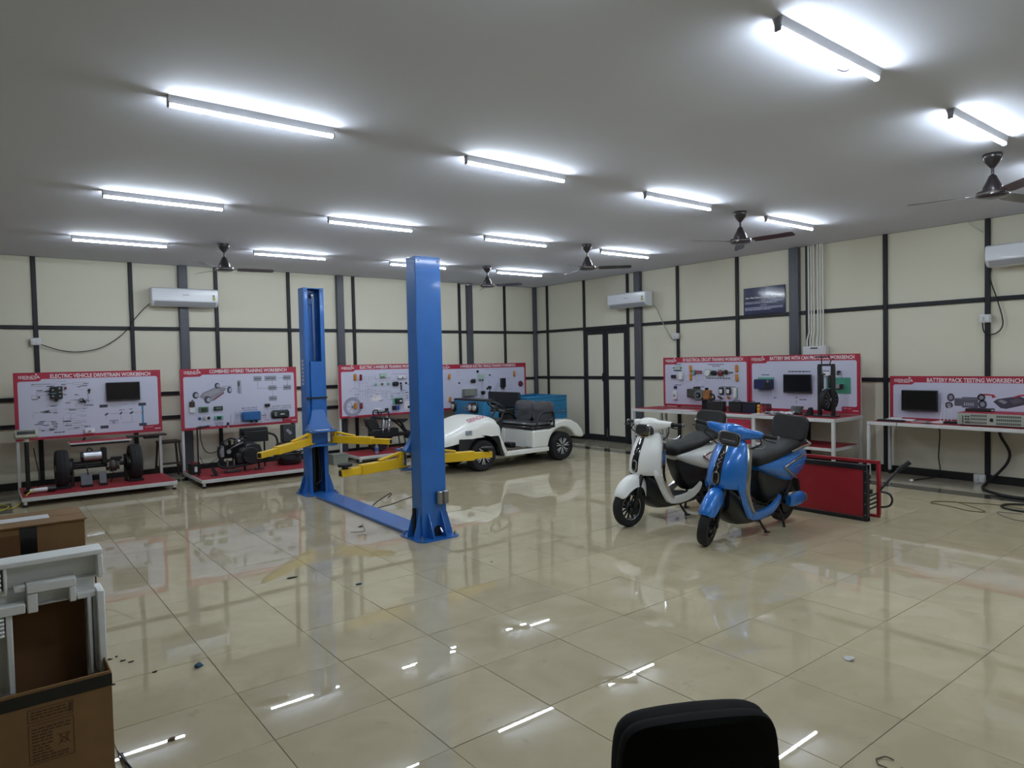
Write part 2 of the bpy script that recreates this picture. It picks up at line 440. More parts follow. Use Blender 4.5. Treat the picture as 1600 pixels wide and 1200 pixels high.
# ------------------------------------------------------------------ ceiling fans
FANM = mat('fan_brown_metal', '3a3438', .28, .3, coat=.5)
def fan_proto():
    t = thing('ceiling_fan', '', 'ceiling fan', group='ceiling fans')
    mb = MB(); mb.lathe([(.03, 0), (.075, -.002), (.078, -.03), (.06, -.07), (.025, -.115), (.016, -.125)], (0, 0, 0), (0, 0, 1), FANM); mb.build('canopy', t)
    mb = MB(); mb.cyl((0, 0, -.12), (0, 0, -.21), .0125, FANM); mb.build('downrod', t)
    mb = MB(); mb.lathe([(.014, -.18), (.03, -.195), (.045, -.23), (.075, -.29), (.08, -.325)], (0, 0, 0), (0, 0, 1), FANM); mb.build('lower_cover', t)
    mb = MB(); mb.lathe([(.08, -.326), (.12, -.332), (.128, -.35), (.128, -.372), (.1, -.385), (.05, -.392), (.02, -.393)], (0, 0, 0), (0, 0, 1), FANM)
    mb.lathe([(.129, -.352), (.1315, -.356), (.129, -.36)], (0, 0, 0), (0, 0, 1), CHROME, caps=False); mb.build('motor', t)
    for k in range(3):
        mb = MB(); mb.X = Matrix.Rotation(2*PI*k/3, 4, 'Z')
        mb.box(.1, .2, -.018, .018, -.362, -.356, FANM)
        secs = [(.17, .045), (.22, .058), (.45, .06), (.62, .058), (.66, .04)]
        mb.loft([[V3((x, -wd, -.352+wd*.18)), V3((x, wd, -.366-wd*.1)), V3((x, wd, -.369-wd*.1)), V3((x, -wd, -.355+wd*.18))] for x, wd in secs], FANM)
        mb.build('blade', t)
    return t
fp = fan_proto()
fans = [((-3.43, -10.46), 107, 'dark ceiling fan nearest the camera, at the right edge of the photo'), ((-3.26, -7.79), 35, 'dark ceiling fan second from the camera, above the blue sign'),
        ((-3.245, -5.13), 75, 'dark ceiling fan third from the camera, above the double door'), ((-3.19, -2.47), 64, 'dark ceiling fan farthest from the camera, over the white cart'),
        ((-7.80, -2.5), 109, 'dark ceiling fan by itself on the left, right of the wall air conditioner')]
for k, ((x, y), a, lb) in enumerate(fans):
    t = fp if k == 0 else copy_tree(fp); t.location = (x, y, H); t['label'] = lb; t.rotation_euler = (0, 0, R(a))

# ------------------------------------------------------------------ air conditioners (local: x along wall, -y into room)
ACW = mat('ac_white', 'e3e6ee', .28, coat=.3); ACG = mat('ac_grey', 'aeb1b8', .4); STICK = mat('energy_sticker', 'b7b04c', .5)
def ac(w, h, loc, rz, label):
    t = thing('air_conditioner', label, 'air conditioner', loc, rz, 'wall air conditioners')
    prof = [(0, 0), (0, h), (-.17, h), (-.205, h-.02), (-.215, h*.55), (-.21, h*.27), (-.15, .01), (-.12, 0)]
    mb = MB(); mb.prism(prof, -w/2, w/2, ACW, 'yz'); mb.build('body', t, bevel=.012)
    mb = MB(); mb.prism([(-.217, h*.29), (-.2195, h*.56), (-.2095, h-.022), (-.206, h-.022), (-.214, h*.29)], -w/2+.012, w/2-.012, ACW, 'yz'); mb.build('front_panel', t)
    mb = MB(); mb.prism([(-.2125, h*.255), (-.158, .012), (-.152, .008), (-.2065, h*.25)], -w/2+.04, w/2-.04, ACG, 'yz'); mb.build('louver', t)
    mb = MB(); mb.box(w/2-.10, w/2-.055, -.221, -.2165, h*.36, h*.55, STICK, .001); mb.ball((w/2-.078, -.219, h*.62), .02, mat('sticker_grey', '777b80', .5), n=10, sq=(1, .1, 1)); mb.build('energy_label', t)
    mb = MB(); mb.box(-.05, .05, -.2215, -.2185, h*.6, h*.64, ACG); mb.build('emblem', t)
    return t
AC1 = ac(1.03, .30, (-7.82, -.079, 2.80), 0, 'white split air conditioner high on the back wall, left, with trailing cord')
AC2 = ac(1.02, .295, (-.079, -3.19, 2.795), R(-90), 'white split air conditioner above the double door')
AC3 = ac(1.0, .275, (-.079, -9.91, 2.845), R(-90), 'white split air conditioner at the right edge of the photo')
def wallbox(loc, rz, label):
    t = thing('socket_box', label, 'socket', loc, rz, 'white socket boxes on wall posts')
    mb = MB(); mb.box(-.08, .055, -.05, 0, -.055, .055, WHITEP, .008); mb.build('box', t)
    mb = MB(); mb.box(-.01, .045, -.058, -.0495, -.04, .04, WHITEP, .004); mb.cyl((-.045, -.05, 0), (-.045, -.075, 0), .022, WHITEP, n=12); mb.build('plug', t)
    return t
wallbox((-9.885, -.036, 2.22), 0, 'white socket box on the leftmost black wall post')
wallbox((-.036, -4.262, 2.175), R(-90), 'white socket box on the post right of the air conditioner over the doors')
wallbox((-.036, -9.36, 2.19), R(-90), 'white socket box on the post below the right-hand air conditioner')
def cord(pts, r, m, name, label, cat='cable', group=None, n=8):
    mb = MB(); mb.tube(pts, r, m, n); o = mb.build(name); tag(o, label, cat, group); return o
def part_cord(pts, r, m, parent):
    "a cord that belongs to a thing; points in world space"
    mb = MB(); W = Matrix.Translation(parent.location) @ parent.rotation_euler.to_matrix().to_4x4(); mb.X = W.inverted(); mb.tube(pts, r, m, 8); return mb.build('power_cord', parent)
part_cord([(-8.34, -.12, 2.84), (-8.45, -.07, 2.72), (-8.59, -.05, 2.54), (-8.63, -.05, 2.46), (-8.8, -.05, 2.28), (-9.05, -.045, 2.12), (-9.35, -.04, 2.06), (-9.6, -.04, 2.09), (-9.83, -.07, 2.175)], .007, CABLE, AC1)
part_cord([(-.10, -3.72, 2.81), (-.06, -3.78, 2.74), (-.045, -3.95, 2.4), (-.045, -4.1, 2.17), (-.06, -4.18, 2.10), (-.075, -4.215, 2.16)], .009, mat('grey_cord', '9a9a92', .5), AC2)
part_cord([(-.08, -9.42, 2.85), (-.05, -9.40, 2.7), (-.045, -9.47, 2.45), (-.045, -9.54, 2.15), (-.045, -9.50, 2.02), (-.05, -9.40, 1.975), (-.06, -9.33, 2.02), (-.07, -9.315, 2.16)], .008, CABLE, AC3)
cord([(-.03, -9.14, 3.495), (-.04, -9.2, 3.43), (-.04, -9.32, 3.33)], .007, mat('white_wire', 'c4c2ba', .5), 'ceiling_wire', 'short pale wire from ceiling to post above right air conditioner')

# ------------------------------------------------------------------ navy sign
t = thing('wall_sign', 'navy blue college sign board on the right wall above the rail', 'sign', (-.003, -6.085, 2.475), R(-90))
mb = MB(); mb.box(-.39, .39, -.022, 0, 0, .46, mat('navy_acrylic', '262a52', .12, coat=.5), .003); mb.build('board', t)
lettering('Ram Ghazi Nannud College of Engineering', -.34, .34, .285, .036, -.0232, mat('sign_title', 'f2f2f6', .6), t, 'college_name', .022)
mb = MB()
for zz, a, b in ((.238, -.05, .04), (.212, -.36, .35), (.19, -.36, .24), (.15, -.06, .05), (.118, -.36, .35), (.098, -.36, .36), (.078, -.36, .14)):
    x = a; rr = random.Random(int(zz*1000))
    while x < b:
        q = rr.uniform(.02, .06); mb.box(x, min(x+q, b), -.0234, -.0225, zz-.005, zz+.005, mat('sign_text', 'c6c8de', .6)); x += q+.009
mb.build('small_print', t)
mb = MB(); mb.lathe([(.045, 0), (.045, .001), (.037, .001), (.037, 0)], (0, -.0225, .375), (0, -1, 0), mat('sign_seal', '5e6590', .5), closed=True)
mb.prism([(-.025, .355), (.025, .355), (0, .40)], -.0235, -.0225, mat('sign_seal', '5e6590', .5)); mb.build('seal', t)

# ------------------------------------------------------------------ conduits and distribution box
CON = mat('white_conduit', 'dddcd6', .45)
posn = ['leftmost', 'second from left', 'third from left', 'third from right', 'second from right', 'rightmost']
for k in range(6):
    yt = -6.90-k*.043-(.02 if k > 2 else 0); yb = -6.87-k*.05-(.015 if k > 2 else 0)
    cord([(-.055, yt, H-.002), (-.055, yt, 3.0), (-.055, yt-.003, 2.25), (-.055, yt-.002, 2.12), (-.055, yb, 2.0), (-.055, yb, 1.905)], .0135, CON, 'conduit_pipe',
         'white conduit pipe from ceiling to the distribution box, %s of six' % posn[k], 'pipe', 'white conduit pipes')
t = thing('distribution_box', 'white electrical distribution box behind the red and white boards', 'electrical box', (-.036, -7.0, 1.5), R(-90))
mb = MB(); mb.box(-.155, .22, -.12, 0, 0, .40, WHITEP, .01); mb.build('case', t)
mb = MB(); mb.box(-.14, .2, -.128, -.1205, .02, .38, WHITEP, .005); mb.build('door', t)
mb = MB(); mb.box(-.02, .10, -.13, -.121, .355, .375, BLACK, .002); mb.build('latch', t)
# ------------------------------------------------------------------ training workbenches (local: x right, y into the wall, board front at y=0)
def sketch(mb, a0, a1, z0, z1, n, seed, m=None, w=.003, y=-.0022):
    "a printed wiring diagram: orthogonal hair lines and short word strips"
    r = random.Random(seed); m = m or INK
    for _ in range(n):
        a = r.uniform(a0, a1); z = r.uniform(z0, z1); l = r.uniform(.25, .9)
        k = r.random()
        if k < .5: mb.box(a, min(a+l*(a1-a0)*.8, a1), y, -.0012, z, z+w, m)
        elif k < .75: mb.box(a, a+w, y, -.0012, max(z-l*(z1-z0)*.8, z0), z, m)
        else: mb.box(a, min(a+r.uniform(.04, .1), a1), y, -.0012, z, z+.011, m)
def comp(t, name, a, z, w, h, d, m, bev=.006, label=None, extra=None):
    "a component screwed to the board: centre a,z size w,h depth d"
    mb = MB(); mb.box(a-w/2, a+w/2, -d, -.0012, z-h/2, z+h/2, m, min(bev, d*.4, w*.3, h*.3))
    if extra: extra(mb)
    return mb.build(name, t, label=label)
def knob(t, name, a, z, r, d, m, label=None, m2=None):
    mb = MB(); mb.lathe([(r, -.001), (r, d*.6), (r*.8, d*.75), (r*.75, d), (.0005, d)], (a, 0, z), (0, -1, 0), m, n=16)
    if m2: mb.lathe([(r*1.25, -.001), (r*1.25, .006), (r, .007)], (a, 0, z), (0, -1, 0), m2, n=18, caps=False)
    return mb.build(name, t, label=label)
def lens(t, a, z, w, h, m, label):
    comp(t, 'indicator_lamp', a, z, w, h, .03, m, .012, label)
def screen(t, a, z, w, h, d=.05):
    mb = MB(); mb.box(a-w/2, a+w/2, -d, -d+.03, z-h/2, z+h/2, BLACK, .006); mb.box(a-.09, a+.09, -d+.03, -.0012, z-.09, z+.09, BLACK, .004); s = mb.build('display_screen', t)
    mb = MB(); mb.box(a-w/2+.012, a+w/2-.012, -d-.0015, -d, z-h/2+.022, z+h/2-.012, SCREEN); mb.build('glass', s)
    mb = MB(); mb.box(a-.02, a+.02, -d-.0018, -d-.0002, z-h/2+.007, z-h/2+.013, mat('screen_badge', '55565c', .4)); mb.build('badge', s)
def board(t, x0, w, z0, z1, title, tx0, tx1, plain_left=False, cap=.095, tagm=True, lx0=None, lx1=None, tz=None):
    mb = MB(); mb.box(x0, x0+w, 0, .02, z0, z1, RED, .002); mb.build('board', t)
    l, r = x0+.045, x0+w-.045; top = z1-cap; b = z0+.04
    pts = [(x0+.33, top), (r-.03, top)] + [(r-.03+.03*math.sin(R(a)), top-.03+.03*math.cos(R(a))) for a in (30, 60, 90)]
    pts += [(r, b+.085), (r-.02, b+.07), (r-.21, b+.07), (r-.225, b+.055), (r-.225, b), (l, b)] if tagm else [(r, b), (l, b)]
    pts += [(l, top-.06)] + [(l+.03-.03*math.cos(R(a)), top-.06+.03*math.sin(R(a))) for a in (30, 60, 90)] + [(x0+.29, top-.03), (x0+.31, top-.02)]
    mb = MB(); mb.prism(pts, -.0014, 0, PRINT); mb.build('poster', t)
    zc = tz or z1-.056
    lettering(title, tx0, tx1, zc, .058, -.0015, LETTER, t, 'title_lettering', .022)
    lx0 = x0+.06 if lx0 is None else lx0; lx1 = lx0+.25 if lx1 is None else lx1
    lettering('ISIEINDIA', lx0, lx1, zc-.008, .044, -.0015, LETTER, t, 'logo_lettering', .012)
    mb = MB(); a = lx0+(lx1-lx0)*.815
    mb.prism([(a-.016, zc+.024), (a, zc+.016), (a+.016, zc+.024), (a+.002, zc+.042)], -.0027, -.0005, LETTER)
    mb.box(lx0+.05, lx1-.05, -.0022, -.0005, zc-.039, zc-.034, LETTER); mb.build('logo_mark', t)
    if tagm:
        mb = MB(); mb.box(r-.2, r-.08, -.0022, -.0005, b+.035, b+.045, mat('tag_print', 'c88a97', .6)); mb.box(r-.06, r+.02, -.0022, -.0005, b+.005, b+.016, LETTER); mb.build('tag_print', t)
def words(mb, a0, a1, z, h, m=INK, seed=1):
    r = random.Random(seed); x = a0
    while x < a1-.01:
        q = min(r.uniform(.03, .07), a1-x); mb.box(x, x+q, -.0022, -.0012, z-h/2, z+h/2, m); x += q+h*.5
def floor_bench(t, w, z0, z1, front, back=.06, left=0, right=None):
    "white tube legs and a low red deck in a white rim; front = depth in front of the board"
    right = w if right is None else right
    for x in (left+.02, w-.03):
        mb = MB(); mb.box(x-.02, x+.02, .021, .061, .1, z1-.03, WHITEM, .004); mb.build('leg', t)
    mb = MB()
    mb.box(left, right, -front, -front+.04, .075, .128, WHITEM, .004); mb.box(left, right, back-.04, back, .075, .128, WHITEM, .004)
    mb.box(left, left+.04, -front+.04, back-.04, .075, .128, WHITEM, .004); mb.box(right-.04, right, -front+.04, back-.04, .075, .128, WHITEM, .004); mb.build('deck_frame', t)
    mb = MB(); mb.box(left+.012, right-.012, -front+.012, back-.012, .118, .134, REDMAT, .003); mb.build('deck', t)
    for x in (left+.04, right-.04):
        for y in (-front+.04, back-.04):
            mb = MB(); mb.box(x-.02, x+.02, y-.02, y+.02, .03, .0745, WHITEM, .003); mb.cyl((x, y, 0), (x, y, .03), .028, BLACK, n=12); mb.build('foot', t)

def PDG(name, mb, t):
    o = mb.build(name, t); o['kind'] = 'stuff'
# --- bench 1
T1 = thing('workbench', 'training bench with board titled electric vehicle drivetrain, leftmost on the back wall', 'workbench', (-10.22, -.85, 0), group='training benches with red bordered boards')
floor_bench(T1, 1.86, .80, 1.753, .92)
board(T1, 0, 1.86, .795, 1.753, 'ELECTRIC VEHICLE DRIVETRAIN WORKBENCH', .43, 1.72)
mb = MB()
for a in ((.19, .62, 1.36, 1.62, 34, 1), (.2, .5, 1.1, 1.28, 14, 2), (.21, .5, .91, 1.05, 20, 3), (.55, .85, .9, 1.22, 30, 4), (.62, .9, 1.3, 1.62, 22, 5), (.6, .95, 1.2, 1.35, 14, 6)): sketch(mb, *a)
words(mb, .3, .4, 1.19, .014, seed=3); words(mb, .45, .58, .885, .014, seed=4); words(mb, .82, .9, .945, .014, seed=5)
for a, z in ((1.076, 1.231), (1.591, 1.230), (1.078, .918), (1.591, .919)): mb.box(a-.052, a+.052, -.0022, -.0012, z-.022, z+.022, mat('print_dark', '3d3a4a', .6))
for z0, z1 in ((.94, 1.09), (1.12, 1.21)): mb.box(1.581, 1.605, -.0022, -.0012, z0, z1, mat('print_blue', '3d7fb0', .6))
for a, z, w_ in ((1.11, 1.107, .06), (1.299, 1.111, .05), (1.441, 1.11, .07), (1.592, 1.105, .035)):
    mb.prism([(a-w_/2, z-.012), (a-.005, z-.022), (a+w_/2, z+.008), (a+.008, z+.022)], -.0024, -.0012, mat('print_dark', '3d3a4a', .6))
for a0, a1, z in ((1.15, 1.27, 1.108), (1.33, 1.40, 1.11), (1.48, 1.575, 1.11), (1.17, 1.32, 1.21), (1.3, 1.48, .965)): mb.box(a0, a1, -.0022, -.0012, z, z+.003, INK)
for a, z0, z1 in ((1.3, 1.01, 1.09), (1.441, .965, 1.08), (1.11, 1.03, 1.08)): mb.box(a, a+.003, -.0022, -.0012, z0, z1, INK)
for q in ((1.146, 1.26, 1.018, 1.021), (1.146, 1.26, .957, .960), (1.146, 1.149, .957, 1.02), (1.257, 1.26, .957, 1.02)): mb.box(q[0], q[1], -.0022, -.0012, q[2], q[3], INK)
words(mb, 1.16, 1.25, 1.0, .012, seed=6); words(mb, 1.18, 1.23, .975, .012, seed=7); words(mb, 1.28, 1.34, 1.16, .01, seed=8); words(mb, 1.41, 1.47, 1.165, .01, seed=9)
PDG('printed_diagram', mb, T1)
screen(T1, 1.338, 1.44, .449, .278)
def ex(mb):
    for a, z in ((.45, 1.50), (.53, 1.52), (.45, 1.41), (.535, 1.41)): mb.cyl((a, -.075, z), (a, -.09, z), .012, STEEL, n=10)
    mb.box(.425, .49, -.078, -.074, 1.445, 1.455, mat('blue_tag', '5f93ae', .5)); mb.box(.52, .56, -.078, -.074, 1.462, 1.468, mat('cream_tag', 'c9bf95', .5))
comp(T1, 'motor_controller', .493, 1.457, .146, .174, .075, mat('dark_controller', '15171c', .35), extra=ex)
knob(T1, 'control_knob', .488, 1.35, .024, .05, BLACK); knob(T1, 'red_button', .608, 1.517, .017, .03, DRED); knob(T1, 'rotary_switch', .289, 1.402, .011, .02, BLACK)
comp(T1, 'toggle_switch', .901, 1.48, .032, .03, .04, BLACK, extra=lambda mb: mb.box(.893, .909, -.03, -.01, 1.43, 1.47, BLACK, .003))
comp(T1, 'relay', .80, 1.335, .05, .05, .05, DARK, extra=lambda mb: [mb.cyl((.83, -.02, 1.33), (.84, -.05, 1.29), .012, BLACK, n=8), mb.cyl((.79, -.05, 1.34), (.79, -.065, 1.34), .017, STEEL, n=10)])
comp(T1, 'isolator_switch', .885, .875, .13, .062, .05, WHITEP, extra=lambda mb: mb.box(.865, .9, -.06, -.049, .862, .888, GREYP, .003))
# --- bench 2
T2 = thing('workbench', 'training bench with board titled combined hybrid, second from left on the back wall', 'workbench', (-8.09, -.9, 0), group='training benches with red bordered boards')
floor_bench(T2, 1.88, .78, 1.752, 1.12)
board(T2, 0, 1.87, .775, 1.752, 'COMBINED HYBRID TRAINING WORKBENCH', .44, 1.70, tz=1.705)
mb = MB(); PD = mat('print_dark', '3d3a4a', .6); PG = mat('print_grey', '8a8794', .6); PR = mat('print_maroon', '7e4a5c', .6); PL = mat('print_light', 'a6a6b8', .6)
mb.prism([(.27, 1.30), (.40, 1.22), (.64, 1.35), (.70, 1.43), (.55, 1.46), (.33, 1.37)], -.0020, -.0012, PG)
mb.prism([(.43, 1.225), (.5, 1.235), (.66, 1.345), (.65, 1.365)], -.0023, -.0012, PR)
mb.prism([(.33, 1.34), (.42, 1.29), (.60, 1.38), (.55, 1.43)], -.0023, -.0012, mat('print_mid', '9b98a2', .6))
for a, z, rx, rz in ((.22, 1.331, .048, .056), (.399, 1.25, .054, .06), (.552, 1.473, .04, .047), (.742, 1.395, .038, .055)):
    mb.prism([(a+rx*math.cos(k*PI/8), z+rz*math.sin(k*PI/8)) for k in range(16)], -.0027, -.0012, PD)
    mb.prism([(a+rx*.3+rx*.6*math.cos(k*PI/6), z+rz*.6*math.sin(k*PI/6)) for k in range(12)], -.0030, -.0012, PL)
mb.tube([(.33, -.0018, 1.41), (.42, -.0018, 1.50), (.56, -.0018, 1.55), (.70, -.0018, 1.52), (.78, -.0018, 1.47)], .0014, PG, 4)
mb.box(.63, .78, -.0022, -.0012, 1.452, 1.462, PG)
mb.prism(rrect(.868, .925, 1.33, 1.55, .02), -.0022, -.0012, PG); mb.prism(rrect(.878, .905, 1.45, 1.52, .008), -.0027, -.0012, PD); mb.prism(rrect(.91, .935, 1.32, 1.5, .01), -.0026, -.0012, PL)
for a, z, w_ in ((1.202, 1.565, .134), (1.419, 1.566, .2), (1.704, 1.567, .137), (1.447, 1.4, .138), (1.702, 1.397, .139), (1.45, 1.219, .141)):
    mb.prism(rrect(a-w_/2, a+w_/2, z-.041, z+.041, .006, 2), -.0020, -.0012, GREYP); words(mb, a-w_*.35, a+w_*.35, z, .014, PD, seed=int(a*100)); 
for q in ((1.2, 1.204, 1.40, 1.525), (1.2, 1.37, 1.398, 1.402), (1.445, 1.449, 1.45, 1.52), (1.53, 1.63, 1.563, 1.567), (1.702, 1.706, 1.45, 1.525), (1.53, 1.62, 1.398, 1.402), (1.447, 1.451, 1.265, 1.355)): mb.box(q[0], q[1], -.0022, -.0012, q[2], q[3], INK)
for a, z, d in ((1.372, 1.4, 'r'), (1.447, 1.525, 'u'), (1.63, 1.565, 'r'), (1.704, 1.45, 'd'), (1.53, 1.4, 'l'), (1.449, 1.265, 'd')):
    v = {'r': [(0, .01), (0, -.01), (.016, 0)], 'l': [(0, .01), (0, -.01), (-.016, 0)], 'u': [(-.01, 0), (.01, 0), (0, .016)], 'd': [(-.01, 0), (.01, 0), (0, -.016)]}[d]
    mb.prism([(a+p, z+q) for p, q in v], -.0022, -.0012, PD)
sketch(mb, .78, .90, .86, 1.05, 10, 11); sketch(mb, 1.25, 1.33, .88, 1.02, 6, 12)
for k in range(4): mb.box(.80+k*.022, .803+k*.022, -.0022, -.0012, .86, 1.0, INK); mb.box(1.27+k*.018, 1.273+k*.018, -.0022, -.0012, .875, .97, PR)
for q in (.745, 1.24): mb.box(q, q+.005, -.0022, -.0012, .82, 1.0, PD)
PDG('printed_diagram', mb, T2)
for tx, a, z, w_, m_ in (('POWER', .566, .858, .138, PD), ('METER', .566, .826, .12, PD), ('KEY', .421, .826, .066, PD), ('MOTOR INPUT', 1.06, 1.08, .26, PD), ('CONTROLLER', 1.06, 1.045, .25, PD), ('BATTERY CHARGING', 1.60, 1.082, .33, PD), ('OUTPUT CONTROLLER', 1.585, 1.045, .36, PD), ('12V-BAT', 1.331, .857, .09, PR), ('TO ECU', .836, .84, .11, PR)):
    lettering(tx, a-w_/2, a+w_/2, z, .025, -.0015, m_, T2, 'caption', .01)
comp(T2, 'blue_controller', 1.066, .945, .3, .15, .07, BLUEM, .012, extra=lambda mb: [mb.box(.935, 1.05, -.075, -.069, .885, 1.005, BLUEM, .004), mb.cyl((1.07, -.04, .865), (1.07, -.04, .835), .022, BLACK, n=10), mb.cyl((1.15, -.04, .865), (1.15, -.04, .835), .018, BLACK, n=10)])
comp(T2, 'battery_charger', 1.557, .947, .31, .14, .07, mat('dark_green_casing', '1f2a2a', .4), .03, extra=lambda mb: [mb.box(1.45, 1.485, -.074, -.06, .915, .985, STEEL, .003), mb.box(1.55, 1.62, -.072, -.069, .94, .955, WHITEP)])
comp(T2, 'relay', 1.345, 1.11, .08, .05, .05, BLACK)
comp(T2, 'stylus_tester', .157, 1.19, .08, .085, .04, mat('brown_casing', '3a2b26', .4), extra=lambda mb: mb.tube([(.15, -.02, 1.23), (.165, -.03, 1.26), (.18, -.02, 1.23)], .006, BLACK, 6))
comp(T2, 'tester_plate', .157, 1.10, .08, .09, .03, WHITEP)
comp(T2, 'circuit_board', .327, 1.098, .151, .085, .025, PCB, extra=lambda mb: mb.box(.29, .38, -.03, -.024, 1.07, 1.125, mat('dark_chip', '22301f', .4), .002))
comp(T2, 'small_display', .554, 1.102, .142, .072, .025, mat('dark_display', '272c2e', .3), .03, extra=lambda mb: mb.box(.515, .6, -.028, -.0245, 1.085, 1.12, PCB, .002))
comp(T2, 'power_meter', .558, .951, .143, .06, .02, GREEN, extra=lambda mb: mb.box(.53, .59, -.035, -.019, .93, .972, BLACK, .003))
for a, m_ in ((.268, BLUEM), (.337, mat('beige_knob', 'b8b39a', .5)), (.407, BLACK)): knob(T2, 'panel_knob', a, .955, .019, .03, m_, m2=BLACK)
comp(T2, 'plug_connector', .696, .84, .03, .05, .04, BLACK, extra=lambda mb: mb.box(.688, .704, -.03, -.005, .76, .815, WHITEP, .003))
# --- bench 3
T3 = thing('workbench', 'training bench with board titled electric two wheeler, third from left behind the lift', 'workbench', (-5.325, -.65, 0), group='training benches with red bordered boards')
floor_bench(T3, 1.86, .78, 1.76, .78)
mb = MB(); mb.box(.96, 1.0, .021, .061, .14, 1.7, WHITEM, .004); mb.build('leg', T3)
board(T3, 0, 1.86, .765, 1.76, 'ELECTRIC 2-WHEELER TRAINING WORKBENCH', .43, 1.72, tz=1.712)
mb = MB()
mb.lathe([(.185, 0), (.185, .0008), (.125, .0008), (.125, 0)], (.257, -.0012, .969), (0, -1, 0), mat('print_tyre', '8f8fa2', .6), n=32, closed=True); mb.lathe([(.12, 0), (.12, .0006), (.11, .0006), (.11, 0)], (.257, -.0012, .969), (0, -1, 0), PL, n=32, closed=True)
for k in range(6): mb.beam((.257, -.0015, .969), (.257+.11*math.cos(k), -.0015, .969+.11*math.sin(k)), .0008, .02, PL, up=(0, 0, 1))
mb.tube([(.2, -.0015, 1.25), (.3, -.0015, 1.33), (.42, -.0015, 1.28), (.55, -.0015, 1.24)], .006, mat('print_pale', 'aeaebf', .6), 4)
sketch(mb, .3, .75, 1.1, 1.55, 36, 21, mat('print_violet', '8d8198', .6)); sketch(mb, .65, 1.45, 1.05, 1.25, 28, 22); sketch(mb, .7, 1.5, 1.42, 1.62, 20, 23, mat('print_violet', '8d8198', .6)); sketch(mb, 1.4, 1.8, .85, 1.6, 20, 24)
for k in range(6): mb.box(1.08+k*.035, 1.083+k*.035, -.0022, -.0012, .82, .98, PR); mb.box(.32+k*.05, .323+k*.05, -.0022, -.0012, 1.0, 1.45, mat('print_violet', '8d8198', .6))
mb.prism(rrect(.65, .86, 1.06, 1.17, .03), -.0019, -.0012, LETTER); mb.prism(rrect(1.36, 1.5, .86, 1.02, .02), -.0019, -.0012, LETTER)
PDG('printed_diagram', mb, T3)
lens(T3, .321, 1.527, .059, .127, ORANGE, 'upper amber indicator lens'); lens(T3, .437, 1.521, .052, .118, DRED, 'upper dark red lens'); lens(T3, .315, .985, .062, .127, ORANGE, 'lower amber indicator lens'); lens(T3, .43, .985, .054, .115, DRED, 'lower dark red lens')
comp(T3, 'fuse_cover', .905, 1.543, .141, .09, .03, mat('clear_mint', 'a3bcb2', .2), extra=lambda mb: mb.box(.84, .93, -.034, -.029, 1.505, 1.53, PCB, .002))
comp(T3, 'isolator_switch', 1.295, 1.502, .15, .058, .045, WHITEP, extra=lambda mb: mb.box(1.30, 1.33, -.052, -.044, 1.485, 1.515, GREYP, .003))
comp(T3, 'dashboard_display', 1.165, 1.374, .135, .083, .05, BLACK, .03); knob(T3, 'panel_knob', 1.288, 1.378, .02, .03, BLACK); knob(T3, 'panel_knob', 1.406, 1.379, .02, .03, BLACK)
comp(T3, 'ignition_key', 1.292, 1.3, .022, .11, .03, BLACK)
for a, m_ in ((.745, GREEN), (.879, DRED), (1.012, GREEN)): comp(T3, 'push_button', a, 1.38, .07, .055, .01, mat('clear_mint', 'a3bcb2', .2), extra=lambda mb, a=a, m_=m_: mb.cyl((a, -.008, 1.38), (a, -.03, 1.38), .017, m_, n=12))
comp(T3, 'motor_controller', 1.222, 1.035, .155, .1, .07, BLACK, .012, extra=lambda mb: [mb.box(1.1, 1.32, -.012, -.002, .975, 1.1, GREEN, .003), mb.box(1.22, 1.27, -.074, -.069, 1.02, 1.05, WHITEP)])
comp(T3, 'converter', 1.12, .905, .07, .08, .04, BLACK); comp(T3, 'converter', 1.195, .905, .07, .08, .04, mat('blue_block', '2d4fa0', .4))
comp(T3, 'relay', .961, .882, .07, .055, .03, BLACK); comp(T3, 'isolator_switch', .773, .88, .15, .07, .045, WHITEP, extra=lambda mb: mb.box(.79, .83, -.052, -.044, .862, .89, GREYP, .003))
# --- bench 4 (behind the trike)
T4 = thing('workbench', 'wide training board titled three wheeler electric vehicle, behind the blue three-wheeler', 'workbench', (-3.33, -.6, 0), group='training benches with red bordered boards')
for x in (.03, 1.25, 2.48):
    mb = MB(); mb.box(x-.02, x+.02, .021, .061, 0, 1.69, WHITEM, .004); mb.build('leg', T4)
mb = MB(); mb.box(.0, 2.5, .021, .061, .3, .34, WHITEM, .004); mb.build('cross_bar', T4)
board(T4, 0, 2.52, .78, 1.725, '3-WHEELER ELECTRIC VEHICLE TRAINING WORKBENCH', .75, 2.22, tagm=False, lx0=.06, lx1=.49, tz=1.679)
mb = MB()
for a in ((.6, 1.0, 1.2, 1.5, 12, 31), (1.0, 1.6, 1.05, 1.5, 14, 32), (1.6, 2.2, 1.1, 1.55, 14, 33), (.55, 2.1, 1.55, 1.6, 5, 34)): sketch(mb, *a, mat('print_pale', 'aeaebf', .6) if a[-1] % 2 else PL)
for q in (1.28, 1.30, 1.33): mb.box(q, q+.003, -.0022, -.0012, 1.05, 1.38, PR)
mb.prism([(1.55, 1.05), (1.72, 1.05), (1.76, 1.3), (1.7, 1.3)], -.0018, -.0012, mat('print_haze', 'b4b4c6', .6))
PDG('printed_diagram', mb, T4)
lens(T4, .458, 1.474, .055, .116, ORANGE, 'upper left amber lens'); lens(T4, .462, .998, .055, .111, ORANGE, 'lower left amber lens'); lens(T4, 2.172, 1.483, .052, .125, ORANGE, 'upper right amber lens')
knob(T4, 'horn', 2.356, 1.254, .052, .05, DRED, m2=BLACK, label='dark red round horn')
